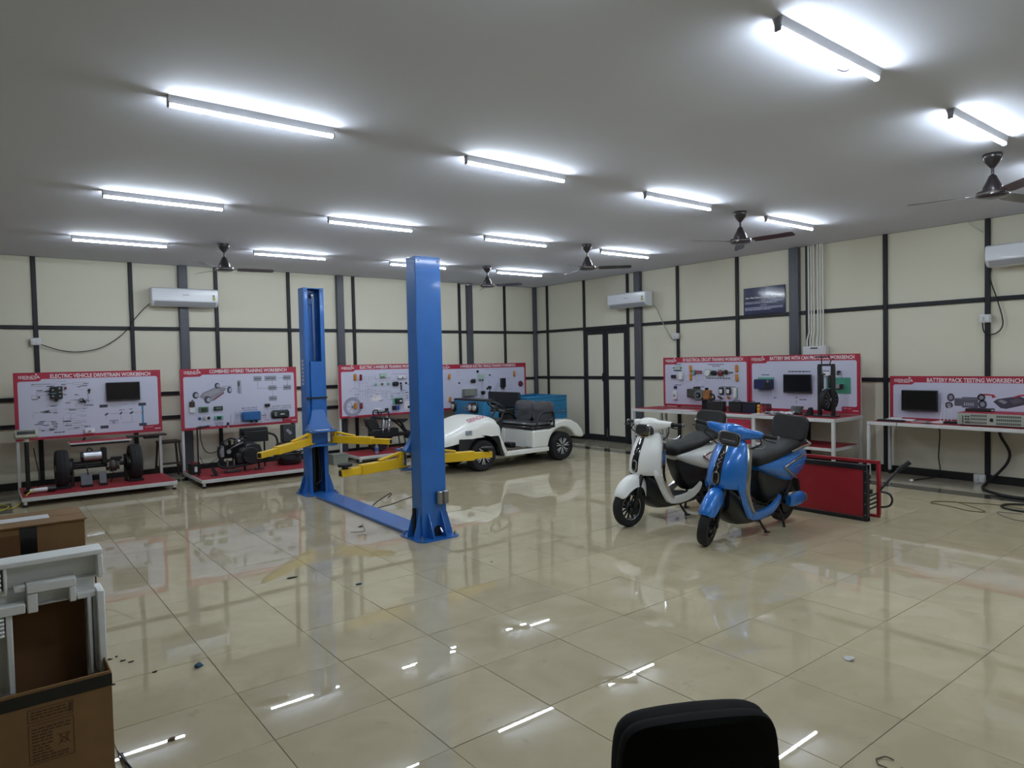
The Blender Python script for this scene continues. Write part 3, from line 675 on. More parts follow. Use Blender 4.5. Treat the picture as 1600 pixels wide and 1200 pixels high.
comp(T4, 'motor_controller', 1.843, 1.298, .12, .2, .06, mat('dark_controller', '15171c', .35), extra=lambda mb: [mb.cyl((1.80, -.03, 1.2), (1.80, -.03, 1.16), .012, BLACK, n=8), mb.cyl((1.86, -.03, 1.2), (1.86, -.03, 1.15), .012, BLACK, n=8), mb.box(1.775, 1.91, -.03, -.002, 1.22, 1.245, BLACK, .003)])
comp(T4, 'fuse_cover', 1.264, 1.431, .16, .135, .03, mat('clear_mint', 'a3bcb2', .2), extra=lambda mb: [mb.box(1.2, 1.24, -.036, -.029, 1.37, 1.395, BLACK, .002), mb.box(1.27, 1.31, -.036, -.029, 1.37, 1.395, BLACK, .002)])
comp(T4, 'dashboard_display', 1.054, 1.363, .13, .078, .05, BLACK, .025)
comp(T4, 'grey_junction_box', .931, 1.123, .32, .15, .12, GREYBOX, .008)
comp(T4, 'relay', 1.303, 1.103, .085, .07, .05, DARK, extra=lambda mb: mb.cyl((1.31, -.05, 1.1), (1.31, -.07, 1.1), .02, BLACK, n=10))
for a, z, r in ((1.18, 1.563, .026), (1.432, 1.185, .024), (1.501, 1.478, .017), (.702, 1.331, .018)): knob(T4, 'panel_knob', a, z, r, .03, BLACK)

# --- bench 5+6: long double bench on the right wall (local x = -world y)
T5 = thing('workbench', 'long double workbench on the right wall, boards titled electrical circuit and battery management', 'workbench', (-.45, -4.25, 0), R(-90), 'training benches with red bordered boards')
W5 = 3.64
board(T5, 0, 1.815, .87, 1.765, 'EV ELECTRICAL CIRCUIT TRAINING WORKBENCH', .46, 1.70, tagm=False, tz=1.717)
board(T5, 1.825, 1.815, .87, 1.765, 'BATTERY BMS WITH CAN PROTOCOL WORKBENCH', 2.20, 3.56, tz=1.717, lx0=1.865, lx1=2.11)
mb = MB()
for x in (.02, 1.8, 3.62): mb.box(x-.018, x+.018, .021, .057, .1, 1.72, WHITEM, .004)
mb.build('board_post', T5)
sketch(mb := MB(), .2, .6, 1.3, 1.5, 8, 41, PL)
rr = random.Random(9)
for k in range(16):
    a = rr.uniform(.45, 1.2); b_ = a+rr.uniform(-.3, .3); mb.beam((a, -.0015, rr.uniform(1.2, 1.3)), (b_, -.0015, rr.uniform(1.33, 1.42)), .0008, .004, PL)
for k in range(7): mb.box(.95+k*.06, .953+k*.06, -.0022, -.0012, 1.3, 1.42, PL)
for k in range(5): mb.box(.74+k*.04, .743+k*.04, -.0022, -.0012, 1.35, 1.46, PR)
for a0, a1, z in ((.28, .42, 1.64), (1.0, 1.33, 1.63), (1.09, 1.25, 1.6), (.27, .42, 1.26), (1.26, 1.56, 1.24), (.74, .92, 1.235)): words(mb, a0, a1, z, .012, PD, seed=int(a0*97))
words(mb, 2.52, 2.9, 1.503, .018, PD, 3); words(mb, 2.05, 2.2, 1.45, .014, PD, 4); words(mb, 2.7, 2.83, 1.063, .012, PD, 5); words(mb, 2.26, 2.31, 1.08, .012, PD, 6); words(mb, 3.1, 3.2, 1.51, .012, PD, 7)
mb.prism([(2.632, 1.093), (2.656, 1.113), (2.68, 1.093), (2.656, 1.073)], -.0022, -.0012, GREYP); mb.box(2.648, 2.664, -.0022, -.0012, 1.005, 1.045, GREYP)
for q in (2.16, 2.22, 3.3, 3.36, 3.42): mb.box(q, q+.004, -.0022, -.0012, .95, 1.18, PL)
PDG('printed_diagram', mb, T5)
T5M = mat('clear_mint', 'a3bcb2', .2)
comp(T5, 'fuse_cover', .35, 1.575, .12, .08, .03, T5M, extra=lambda mb: mb.box(.25, .43, -.012, -.002, 1.52, 1.53, BLACK))
for a in (.25, .42): knob(T5, 'red_terminal', a, 1.575, .012, .02, DRED)
comp(T5, 'relay', .254, 1.416, .1, .06, .04, BLACK); comp(T5, 'circuit_breaker', .43, 1.43, .075, .137, .05, WHITEP)
for a, z, lb in ((.632, 1.558, 'upper left amber lens'), (.633, 1.409, 'lower left amber lens'), (1.586, 1.556, 'upper right amber lens'), (1.587, 1.401, 'lower right amber lens')): lens(T5, a, z, .055, .125, ORANGE, lb)
comp(T5, 'wiring_connector', .71, 1.493, .05, .09, .04, mat('grey_green_casing', '76908c', .4))
mb = MB()
for k in range(4): mb.tube([(.735, -.012, 1.52-k*.017), (.79, -.02, 1.521-k*.017), (.88, -.012, 1.52-k*.017)], .005, DRED if k % 2 else mat('red_wire', 'a03040', .5), 6)
mb.build('wire_bundle', T5)
comp(T5, 'round_headlamp', .997, 1.479, .12, .14, .008, T5M, extra=lambda mb: mb.lathe([(.053, .008), (.053, .03), (.045, .034), (.04, .03), (.0005, .03)], (.997, 0, 1.479), (0, -1, 0), WHITEP, n=20))
comp(T5, 'dashboard_display', 1.129, 1.482, .125, .082, .04, BLACK, .02)
comp(T5, 'horn', 1.27, 1.479, .13, .14, .008, T5M, label='dark red horn on mint plate', extra=lambda mb: mb.lathe([(.055, .008), (.052, .035), (.035, .045), (.0005, .045)], (1.27, 0, 1.479), (0, -1, 0), DRED, n=20))
knob(T5, 'flasher_unit', 1.375, 1.495, .04, .05, BLACK); knob(T5, 'terminal_knob', 1.44, 1.49, .022, .03, GREYBOX); knob(T5, 'panel_knob', 1.49, 1.488, .013, .02, BLACK)
for k in range(9): comp(T5, 'terminal_pin', .98+k*.057, 1.39, .03, .014, .01, BLACK, 0)
comp(T5, 'wiper_motor', .735, 1.12, .24, .16, .11, mat('grey_ribbed_metal', '6a6b66', .45, .5), .01, extra=lambda mb: [mb.box(.62, .85, -.114, -.109, 1.05+k*.022, 1.058+k*.022, BLACK) for k in range(7)] + [mb.box(.72, .84, -.06, -.01, 1.2, 1.235, BLACK, .004)])
comp(T5, 'mcb_switch', .29, 1.072, .09, .16, .05, WHITEP, extra=lambda mb: mb.box(.27, .31, -.06, -.049, 1.05, 1.09, GREYP, .003)); comp(T5, 'push_switch', .29, 1.216, .06, .05, .03, NAVY)
for a in (1.281, 1.422): comp(T5, 'fuse_holder', a, 1.17, .09, .11, .035, BLACK, extra=lambda mb, a=a: [mb.box(a-.03, a+.03, -.039, -.034, 1.13, 1.2, WHITEP, .003), mb.cyl((a-.025, -.02, 1.22), (a-.025, -.02, 1.24), .01, BLACK, n=8), mb.cyl((a+.025, -.02, 1.22), (a+.025, -.02, 1.24), .01, DRED, n=8)])
comp(T5, 'relay_box', 1.555, 1.142, .06, .18, .04, WHITEP, extra=lambda mb: mb.box(1.52, 1.6, -.01, -.002, 1.05, 1.235, GREEN, .002))
knob(T5, 'amber_button', 1.421, 1.059, .026, .03, mat('orange_button', 'b0622c', .4))
mb = MB(); mb.beam((1.21, -.02, 1.075), (1.305, -.02, 1.04), .02, .022, BLACK, .004); mb.build('thermostat_lever', T5)
# right half
comp(T5, 'battery_monitor', 2.12, 1.3, .30, .16, .11, NAVY, .008, extra=lambda mb: [mb.box(1.99, 2.27, -.02, -.002, 1.37, 1.41, GREEN, .003), mb.box(1.955, 1.985, -.09, -.02, 1.24, 1.355, NAVY, .004), mb.cyl((2.23, -.11, 1.35), (2.23, -.125, 1.35), .022, STEEL, n=12), mb.box(2.16, 2.26, -.114, -.109, 1.24, 1.33, BLACK, .003)])
screen(T5, 2.692, 1.315, .463, .289, .06)
comp(T5, 'isolator_switch', 3.152, 1.463, .11, .055, .045, WHITEP, extra=lambda mb: mb.box(3.115, 3.145, -.05, -.044, 1.45, 1.475, BLACK, .002))
comp(T5, 'mint_plate', 3.322, 1.292, .37, .24, .012, mat('mint_plate', '4a8f7a', .3), .01)
comp(T5, 'dc_module', 3.34, 1.283, .14, .07, .05, ALU, extra=lambda mb: [mb.box(3.36, 3.41, -.055, -.04, 1.25, 1.315, DARK, .003), mb.box(3.29, 3.37, -.05, -.03, 1.235, 1.25, BLACK, .002)])
mb = MB(); mb.ball((3.345, -.035, 1.50), .026, BLACK, 10, (1.2, 1, .7)); mb.box(3.305, 3.33, -.03, -.005, 1.455, 1.48, BLACK, .003); mb.tube([(3.345, -.03, 1.49), (3.37, -.015, 1.46), (3.38, -.01, 1.40)], .003, CABLE, 6); mb.build('camera_sensor', T5)
# table part
fy, by = -.76, .07           # front edge, back edge
mb = MB(); mb.box(-.10, W5+.0, fy, -.002, .83, .858, REDMAT, .003); mb.build('worktop', T5)
mb = MB(); mb.box(-.11, W5+.01, fy-.02, fy, .805, .858, WHITEM, .004); mb.box(-.11, -.09, fy, by, .805, .852, WHITEM, .004); mb.box(W5-.01, W5+.012, fy, by, .805, .856, WHITEM, .004); mb.box(-.09, W5-.01, by-.01, by+.01, .805, .85, WHITEM, .004); mb.build('table_frame', T5)
for x in (-.09, 1.84, 2.38, W5-.015):
    for y in (fy, by-.03):
        mb = MB(); mb.box(x-.022, x+.022, y-.018, y+.024, 0, .805, WHITEM, .004); mb.build('leg', T5)
mb = MB(); mb.box(2.41, W5-.04, fy+.03, by-.06, .42, .438, REDMAT, .003); mb.build('lower_shelf', T5)
mb = MB(); mb.box(2.40, W5-.04, fy, fy+.03, .395, .436, WHITEM, .003); mb.box(2.40, W5-.04, by-.06, by-.03, .395, .436, WHITEM, .003); mb.box(W5-.033, W5-.008, fy+.03, by-.04, .395, .436, WHITEM, .003); mb.build('shelf_frame', T5)
mb = MB(); mb.box(1.87, 2.35, fy+.02, by-.06, .12, .80, WHITEM, .004); cab = mb.build('drawer_cabinet', T5)
for z0, z1 in ((.60, .775), (.37, .585), (.14, .355)):
    mb = MB(); mb.box(1.90, 2.32, fy, fy+.02, z0, z1, RED, .004); d = mb.build('drawer_front', cab)
    if z0 == .60: 
        mb2 = MB(); mb2.cyl((2.23, fy, .72), (2.23, fy-.012, .72), .012, STEEL, n=10); mb2.build('keyhole', cab)

# --- bench 7: battery pack testing table (right edge)
T7 = thing('workbench', 'white tube table with board titled battery pack testing, at right edge of the photo', 'workbench', (-.2, -8.2, 0), R(-90), 'training benches with red bordered boards')
board(T7, 0, 1.88, .80, 1.43, 'BATTERY PACK TESTING WORKBENCH', .49, 1.60, cap=.09, tagm=False, tz=1.375)
mb = MB()
for a, z, rx, rz in ((.787, 1.141, .045, .056), (.764, 1.035, .05, .045), (1.147, 1.15, .046, .05), (1.16, 1.06, .05, .06)):
    mb.prism([(a+rx*math.cos(k*PI/10), z+rz*math.sin(k*PI/10)) for k in range(20)], -.0024, -.0012, PD); mb.prism([(a+rx*.55*math.cos(k*PI/6), z+rz*.55*math.sin(k*PI/6)) for k in range(12)], -.0028, -.0012, PG)
mb.prism(rrect(.83, .93, 1.03, 1.135, .01), -.0022, -.0012, mat('print_dark2', '55535f', .6)); mb.prism(rrect(.92, 1.11, 1.01, 1.15, .012), -.0024, -.0012, mat('print_dark2', '55535f', .6))
for k in range(5): mb.box(.945+k*.025, .958+k*.025, -.0028, -.0012, 1.035, 1.075, PL)
mb.box(.83, 1.1, -.0028, -.0012, 1.125, 1.13, PG)
mb.prism([(1.28, 1.10), (1.33, 1.135), (1.56, 1.18), (1.69, 1.12), (1.66, 1.08), (1.42, 1.01), (1.36, 1.02)], -.0024, -.0012, PD)
mb.prism([(1.33, 1.11), (1.37, 1.13), (1.44, 1.10), (1.40, 1.07)], -.0028, -.0012, PG); mb.prism([(1.46, 1.12), (1.54, 1.15), (1.62, 1.11), (1.5, 1.07)], -.0028, -.0012, mat('print_dark2', '55535f', .6))
AR = mat('print_red', 'b02038', .6)
for c0 in (0, .40):
    q = [V3((1.10+c0+.18*k/8, -.0018, 1.155+.035*math.sin(PI*(k/8)*.8))) for k in range(9)]
    for a, b_ in zip(q, q[1:]): mb.beam(a, b_, .0012, .02, AR)
    mb.prism([(1.275+c0, 1.20), (1.315+c0, 1.16), (1.265+c0, 1.145)], -.0026, -.0012, AR)
PDG('printed_diagram', mb, T7)
screen(T7, .413, 1.088, .467, .290, .07)
mb = MB(); mb.box(.04, 1.84, .021, .057, .75, .79, WHITEM, .004); mb.build('board_rail', T7)
mb = MB(); mb.box(-.04, 1.95, -.60, -.002, .79, .812, REDMAT, .003); mb.build('worktop', T7)
mb = MB(); mb.box(-.05, 1.96, -.62, -.59, .768, .815, WHITEM, .004); mb.box(-.05, -.03, -.59, .08, .768, .812, WHITEM, .004); mb.box(1.94, 1.96, -.59, .08, .768, .812, WHITEM, .004); mb.box(-.03, 1.94, .06, .08, .768, .81, WHITEM, .004); mb.box(.34, .352, -.6215, -.5895, .766, .818, mat('rust_weld', '8d6a52', .7), .002); mb.build('table_frame', T7)
for x in (-.03, 1.94):
    for y in (-.60, .058):
        mb = MB(); mb.box(x-.02, x+.02, y-.018, y+.022, .06 if x < 0 else 0, .768, WHITEM, .004)
        if x < 0: mb.cyl((x-.012, y, .032), (x+.012, y, .032), .03, BLACK, n=14)
        mb.build('leg', T7)
# ------------------------------------------------------------------ two-post lift
LO = (-7.0, -5.1, 0)
LIFT = thing('car_lift', 'blue two-post car lift with yellow swing arms in the middle of the floor', 'car lift', LO)
DIRTY = mat('greasy_black', '101113', .5)
BLUED = BLUE
def LM(): return MB(LO)
LABELW = mat('white_marking', 'b8bcc4', .6)
for k, (cx, yi, s) in enumerate(((-6.955, -3.60, 1), (-7.028, -6.545, -1))):   # s: direction from the open side to the back of the channel
    hw = .144; dp = .19; yb = yi+s*dp; x0, x1 = cx-hw, cx+hw; top = 2.825
    mb = LM(); t = .012
    mb.box(x0, x1, min(yb-s*t, yb), max(yb-s*t, yb), .012, top, BLUE, .003)                     # web
    for xs in ((x0, x0+t), (x1-t, x1)): mb.box(xs[0], xs[1], min(yi, yb-s*t), max(yi, yb-s*t), .012, top, BLUE, .003)
    for xs in ((x0+t, x0+.058), (x1-.058, x1-t)): mb.box(xs[0], xs[1], min(yi, yi+s*t), max(yi, yi+s*t), .012, top, BLUE, .002)
    mb.box(x0+t, x1-t, min(yi+s*t, yb-s*t), max(yi+s*t, yb-s*t), top-.012, top-.002, BLUE)
    post = mb.build('post', LIFT)
    for xx in (x0+.035, x1-.035):
        for yy, e in ((yi, -s), (yb, s)):
            m2 = LM(); m2.cyl((xx, yy, top-.045), (xx, yy+e*.004, top-.045), .009, DIRTY, n=10); m2.build('bolt_hole', post)
    # base plate with gussets
    m2 = LM(); yc = yi+s*.085
    out = [(a, b) for a, b in rrect(cx-.235, cx+.235, yc-.24, yc+.24, .08, 5)]
    m2.prism(out, .0, .014, BLUE, 'xy'); m2.build('base_plate', LIFT)
    for sx in (-1, 1):
        for yg in (yi+s*.03, yi+s*.16):
            xe = cx+sx*hw
            m2 = LM(); m2.prism([(xe, .0145), (xe+sx*.08, .0145), (xe+sx*.08, .04), (xe+sx*.02, .24), (xe, .26)], yg-.006, yg+.006, BLUE); m2.build('gusset', LIFT)
    for xg in (cx-.075, cx+.075):
        m2 = LM(); m2.prism([(yb, .0145), (yb+s*.11, .0145), (yb+s*.11, .04), (yb+s*.025, .24), (yb, .26)], xg-.006, xg+.006, BLUE, 'yz'); m2.build('gusset', LIFT)
    m2 = LM()
    for px in (-.19, .19):
        for py in (-.18, .18): m2.cyl((cx+px, yc+py, .014), (cx+px, yc+py, .034), .014, STEEL, n=6); m2.cyl((cx+px, yc+py, .034), (cx+px, yc+py, .055), .008, STEEL, n=8)
    m2.build('anchor_bolts', LIFT)
    # inside: chain, cable, hydraulic ram
    m2 = LM(); ym = yi+s*.11
    m2.cyl((cx-.03, ym, .05), (cx-.03, ym, 1.0), .032, DIRTY, n=12); m2.cyl((cx-.03, ym, 1.0), (cx-.03, ym, 1.5), .018, STEEL, n=10)
    m2.tube([(cx+.04, ym, .1), (cx+.05, ym-.01, .4), (cx+.035, ym, .8)], .014, DIRTY); m2.tube([(cx+.02, ym, .06), (cx-.02, ym-s*.05, .12), (cx+.06, ym-s*.04, .2), (cx+.055, ym, .5)], .01, CABLE)
    m2.box(cx-.08, cx+.08, ym+s*.05-.004, ym+s*.05+.004, .02, .66, DIRTY); m2.build('hydraulic_ram', LIFT)
    m2 = LM(); yp = yi+s*.09
    m2.cyl((cx-.012, yp, 2.72), (cx+.012, yp, 2.72), .045, STEEL, n=20); m2.cyl((cx-.03, yp, 2.72), (cx+.03, yp, 2.72), .012, DIRTY, n=8)
    m2.box(cx-.06, cx+.06, yp+.05*s-.004, yp+.05*s+.004, 2.62, 2.80, BLUE); m2.tube([(cx, yp-.044, 2.72), (cx, yp-.044, 1.83)], .004, STEEL, 6, 1); m2.tube([(cx+.045, yp+.03, 2.75), (cx+.045, yp+.03, 1.83)], .004, STEEL, 6, 1); m2.build('pulley_cable', LIFT)
    # carriage
    m2 = LM(); yo = yi-s*.012
    m2.box(cx-.082, cx+.082, min(yi+s*.08, yi-s*.03), max(yi+s*.08, yi-s*.03), .66, 1.82, BLUE, .004)
    m2.box(cx-.145, cx+.14, min(yi-s*.004, yi-s*.04), max(yi-s*.004, yi-s*.04), 1.31, 1.335, DIRTY, .003)
    z0 = .88
    rings = []
    for z, hw2 in ((1.16, .085), (1.05, .11), (.97, .135), (.90, .175), (.885, .19)):
        rings.append([V3((cx+e*hw2, yi-s*d, z)) for e, d in ((-1, .012), (1, .012), (1, .03+.25*(1.16-z)), (-1, .03+.25*(1.16-z)))])
    m2.loft(rings, BLUE)
    m2.box(cx-.19, cx+.19, min(yi-s*.01, yi-s*.24), max(yi-s*.01, yi-s*.24), .865, .885, BLUE, .003)
    m2.box(cx-.19, cx+.19, min(yi-s*.01, yi-s*.22), max(yi-s*.01, yi-s*.22), .675, .695, BLUE, .003)
    m2.box(cx-.10, cx+.10, min(yi-s*.01, yi-s*.07), max(yi-s*.01, yi-s*.07), .695, .865, BLUE, .003)
    car = m2.build('carriage', LIFT)
    # arms
    ends = ((-8.07, -4.60, .735), (-6.37, -4.60, .745)) if k == 0 else ((-7.93, -6.53, .735), (-6.13, -6.50, .735))
    for q, E in enumerate(ends):
        sx = -1 if q == 0 else 1
        P = V3((cx+sx*.16, yi-s*.13, .775)); E = V3(E); d = (E-P); L = d.length; d.normalize(); flat = V3((d.x, d.y, 0)).normalized()
        m3 = LM()
        m3.cyl((P.x, P.y, .66), (P.x, P.y, .90), .032, STEEL, n=14); m3.build('pivot_pin', LIFT)
        m3 = LM()
        A = P+flat*.03; A.z = .75; M = P+flat*(L*.70); M.z = E.z+.005
        m3.beam(A, M, .085, .10, YELLOW, .006)
        arm = m3.build('arm', LIFT)
        m3 = LM(); m3.beam(M-flat*.25+V3((0, 0, -.002)), E, .062, .072, YELLOW, .005); m3.build('arm_extension', arm)
        m3 = LM(); m3.beam((A.x+flat.x*.01, A.y+flat.y*.01, .79), (A.x+flat.x*.01, A.y+flat.y*.01, .862), .075, .05, YELLOW, .004)
        m3.beam((A.x, A.y, .853), (A.x+flat.x*L*.36, A.y+flat.y*L*.36, .805), .05, .022, YELLOW, .004); m3.build('arm_brace', arm)
        m3 = LM(); m3.beam((P.x-flat.x*.06, P.y-flat.y*.06, .853), (P.x+flat.x*.05, P.y+flat.y*.05, .853), .09, .014, YELLOW, .003); m3.beam((P.x-flat.x*.06, P.y-flat.y*.06, .71), (P.x+flat.x*.05, P.y+flat.y*.05, .71), .09, .014, YELLOW, .003); m3.build('arm_lug', arm)
        m3 = LM(); c = E-flat*.055; zt = E.z+.037
        m3.beam(E-flat*.002, E+flat*.003, .044, .05, DIRTY)
        if k == 1: m3.lathe([(.03, 0), (.03, .02), (.068, .022), (.07, .03), (.07, .045), (.055, .05), (.001, .047)], (c.x, c.y, zt), (0, 0, 1), RUBBER, n=20)
        m3.build('lift_pad', arm)
m2 = LM(); m2.beam((-7.049, -6.40, .018), (-6.97, -3.86, .018), .285, .034, BLUE, .006); m2.build('floor_cover', LIFT)
for dx in (-.03, .035):     # the two capacitor cans on the outside of the front post
    m2 = LM(); m2.lathe([(.03, 0), (.034, .004), (.034, .125), (.028, .132), (.001, .132)], (-6.985+dx*1.0+.035, -6.77, .34), (0, 0, 1), STEEL, n=14); m2.build('steel_can', LIFT)
m2 = LM(); m2.lathe([(.045, 0), (.045, .002), (.001, .002)], (-6.99, -6.736, .075), (0, -1, 0), DIRTY, n=16); m2.box(-7.025, -6.96, -6.75, -6.736, .015, .08, DIRTY); m2.cyl((-6.97, -6.75, .09), (-6.97, -6.79, .05), .014, STEEL, n=8); m2.build('hose_port', LIFT)
m2 = LM(); m2.cyl((-7.185, -6.6, .03), (-7.185, -6.6, .30), .018, DIRTY, n=10); m2.build('side_hose', LIFT)
m2 = LM()
for k in range(7): m2.box(-7.1005, -7.0993, -3.53, -3.47, 1.50+k*.052, 1.535+k*.052, LABELW)
m2.build('white_marking', LIFT, label='column of white stencilled characters')
mb = MB(); mb.obox((-6.955, -3.715, .889), (.1, .07, .002), PAPER, 0, Matrix.Rotation(R(12), 3, 'Z')); o = mb.build('paper_sheet'); tag(o, 'white paper lying on the blue carriage of the rear lift post', 'paper')

# ------------------------------------------------------------------ machines on the low decks of benches 1-3
def wheel(mb_t, mb_r, c, ax, Rr, wd, rim=.62, spokes=0, rimmat=None, n=32):
    prof = [(Rr*rim, -wd*.42), (Rr*.80, -wd*.5), (Rr*.93, -wd*.46), (Rr*.985, -wd*.3), (Rr, 0), (Rr*.985, wd*.3), (Rr*.93, wd*.46), (Rr*.80, wd*.5), (Rr*rim, wd*.42)]
    mb_t.lathe(prof, c, ax, RUBBER, n=n, closed=True)
    mb_r.lathe([(Rr*rim, -wd*.40), (Rr*rim*.93, -wd*.36), (Rr*rim*.9, 0), (Rr*rim*.93, wd*.36), (Rr*rim, wd*.40)], c, ax, rimmat or DARK, n=n, closed=True)
# axle on bench 1
AX = thing('axle_assembly', 'rear axle with two tyres and electric motor on the red deck of the leftmost bench', 'vehicle axle', (-9.31, -1.25, .134))
for sx, nm in ((-.42, 'l'), (.485, 'r')):
    mt, mr = MB(), MB(); wheel(mt, mr, (sx, 0, .27), (1, 0, 0), .265, .155, .55)
    for q in (-1, 1):
        mt.lathe([(.262, q*.022-.003), (.267, q*.022), (.262, q*.022+.003)], (sx, 0, .27), (1, 0, 0), RUBBER, n=32, caps=False)
    mr.lathe([(.13, -.05), (.13, .05)], (sx, 0, .27), (1, 0, 0), DARK, n=20); mr.lathe([(.05, -.075), (.05, .075)], (sx, 0, .27), (1, 0, 0), STEEL, n=14)
    o = mt.build('tyre', AX); mr.build('rim', AX)
    mb = MB(); ins = -1 if sx > 0 else 1
    mb.lathe([(.11, 0), (.11, .03), (.05, .05)], (sx+ins*.085, 0, .27), (ins, 0, 0), DARK, n=18); mb.box(sx+ins*.12-.02, sx+ins*.12+.02, -.03, .03, .005, .40, DARK, .004); mb.build('brake_drum', AX)
    mb = MB(); mb.box(sx-.1, sx+.1, -.12, .12, 0, .012, DARK); mb.box(sx-.09, sx+.09, -.13, -.11, .0, .04, DARK, .004); mb.build('wheel_chock', AX)
mb = MB(); mb.cyl((-.36, 0, .27), (.42, 0, .27), .03, DARK); mb.ball((.20, 0, .25), .085, mat('diff_iron', '4a4340', .5, .5, var=.3, scale=30), 16, (1, 1, 1.1)); mb.cyl((.12, 0, .25), (.28, 0, .25), .07, mat('diff_iron', '4a4340', .5, .5), n=16)
for k in range(8): mb.cyl((.20+.075*math.cos(k*PI/4), -.075, .25+.075*math.sin(k*PI/4)), (.20+.075*math.cos(k*PI/4), -.09, .25+.075*math.sin(k*PI/4)), .009, STEEL, n=6)
mb.build('axle_tube', AX)
mb = MB(); mb.cyl((-.16, -.02, .41), (.06, -.02, .41), .075, STEEL, n=24); mb.cyl((-.19, -.02, .41), (-.16, -.02, .41), .068, DARK, n=20); mb.box(.06, .12, -.1, .06, .30, .52, DARK, .006); mb.build('electric_motor', AX)
mb = MB(); mb.box(-.3, .3, -.05, -.015, .31, .335, DARK, .003); mb.box(-.30, .3, .03, .06, .31, .34, DARK, .003); mb.tube([(-.12, -.03, .48), (-.09, -.02, .53), (-.04, -.03, .49)], .01, CABLE); mb.tube([(-.15, -.05, .33), (-.12, -.08, .2), (-.1, -.05, .02)], .007, CABLE); mb.tube([(.18, -.05, .25), (.2, -.07, .12), (.16, -.03, .02)], .007, CABLE); mb.box(.18, .32, -.04, .04, .335, .37, DARK, .004); mb.build('mounting_frame', AX)
PLEX = mat('smoked_acrylic', '3a3a40', .1)
for x, wd in ((-.14, .07), (.06, .045)):
    mb = MB(); mb.beam((x, -.14, .012), (x, -.06, .18), wd*2, .014, mat('grey_pedal', '45464c', .4), .003); mb.box(x-wd, x+wd, -.19, -.05, 0, .03, DARK, .004); mb.build('pedal', AX)
# tilted tray table of bench 1
t = thing('keyboard_tray', 'narrow red topped swing tray under the leftmost board', 'tray', (-9.35, -.91, .72))
mb = MB(); mb.box(-.27, .50, -.29, .02, 0, .022, WHITEM, .003); mb.box(-.26, .49, -.28, .01, .0222, .026, RED); mb.box(-.25, .48, -.26, 0, -.03, -.001, BLACKM, .003); mb.build('tray_top', t)
mb = MB(); mb.box(.48, 1.0, -.2, .02, .0265, .05, BLACK, .004)
for k in range(5): mb.box(.52+k*.09, .575+k*.09, -.15, -.03, .0505, .054, DRED, .001)
mb.box(.7, .9, -.14, -.02, -.01, .026, BLACK, .004); mb.build('keyboard', t)
mb = MB(); mb.beam((-.1, 0, -.02), (-.05, .04, .06), .02, .02, BLACKM); mb.build('bracket', t)
# beige meter on a black pole
t = thing('meter_stand', 'beige display meter on a black pole at left end of the leftmost bench', 'meter', (-10.12, -1.25, .134))
mb = MB(); mb.cyl((0, 0, 0), (0, 0, .68), .026, BLACKM, n=16); mb.cyl((0, 0, 0), (0, 0, .012), .05, BLACKM, n=16); mb.build('pole', t)
BEIGE = mat('beige_plastic', 'b9b5a4', .45)
mb = MB(); mb.cyl((0, 0, .68), (0, 0, .72), .035, BEIGE, n=14); mb.X = Matrix.Translation((-.0, 0, .78)) @ Matrix.Rotation(R(-14), 4, 'X'); mb.box(-.135, .135, -.05, .05, -.055, .065, BEIGE, .02); mb.build('meter_head', t)
mb = MB(); mb.X = Matrix.Translation((-.0, 0, .78)) @ Matrix.Rotation(R(-14), 4, 'X'); mb.box(-.105, .105, -.053, -.0505, -.015, .05, mat('grey_window', '6f7674', .15), .004); mb.box(-.10, .10, -.056, -.053, .0, .03, SCREEN); mb.build('display_window', t)
cord([(-10.04, -1.225, .72), (-10.02, -1.2, .55), (-9.99, -1.15, .35), (-10.0, -1.1, .145)], .006, CABLE, 'meter_cable', 'thin black cable hanging beside the beige meter pole')
# charging gun lying on the deck of bench 1
t = thing('charging_connector', 'grey and white charging gun lying on the left front of the leftmost deck', 'charging plug', (-9.98, -1.52, .134))
mb = MB(); mb.tube([(-.13, .02, .035), (-.05, .0, .045), (.06, .01, .045)], .03, WHITEP, 12); mb.build('grip', t)
mb = MB(); mb.cyl((.055, .01, .045), (.15, .03, .042), .038, BLACK, n=16); mb.build('plug_head', t); mb = MB(); mb.cyl((-.2, .04, .03), (-.13, .02, .035), .022, BLACK, n=12); mb.build('cable_end', t)
YW = mat('yellow_wire', 'b7a92e', .5)
cord([(-10.05, -1.5, .19), (-10.14, -1.6, .16), (-10.23, -1.68, .06), (-10.33, -1.75, .012), (-10.48, -1.7, .012), (-10.6, -1.55, .012), (-10.5, -1.4, .015), (-10.35, -1.55, .015), (-10.45, -1.85, .012), (-10.7, -2.0, .012)], .008, YW, 'charging_cable', 'tangled yellow green charging cable on the floor at far left')
mb = MB(); mb.box(-10.95, -10.32, -2.02, -1.3, .0005, .008, mat('dark_bench_shade', '4a4843', .8), .003); tag(mb.build('floor_mat_or_shade'), 'dark sheet painted as bench shade on the floor at far left under the yellow cable', 'painted shade')  # dark sheet stands in for the bench's shade on the bare floor
# stool behind benches 1 and 2
t = thing('stool', 'dark wooden stool between the two leftmost benches near the wall', 'stool', (-8.2, -.42, 0))
WOODD = mat('dark_wood', '3a322c', .6, var=.1)
mb = MB(); mb.box(-.16, .16, -.15, .15, .56, .60, WOODD, .006); mb.build('seat', t)
for x in (-1, 1):
    for y in (-1, 1):
        mb = MB(); mb.beam((x*.135, y*.125, .56), (x*.175, y*.16, 0), .03, .03, WOODD, .003); mb.build('leg', t)
for x in (-1, 1):
    mb = MB(); mb.beam((x*.16, -.145, .18), (x*.16, .145, .18), .02, .03, WOODD, .003); mb.build('rung', t)
mb = MB(); mb.beam((-.15, -.15, .24), (.15, -.15, .24), .02, .03, WOODD, .003); mb.build('rung', t)

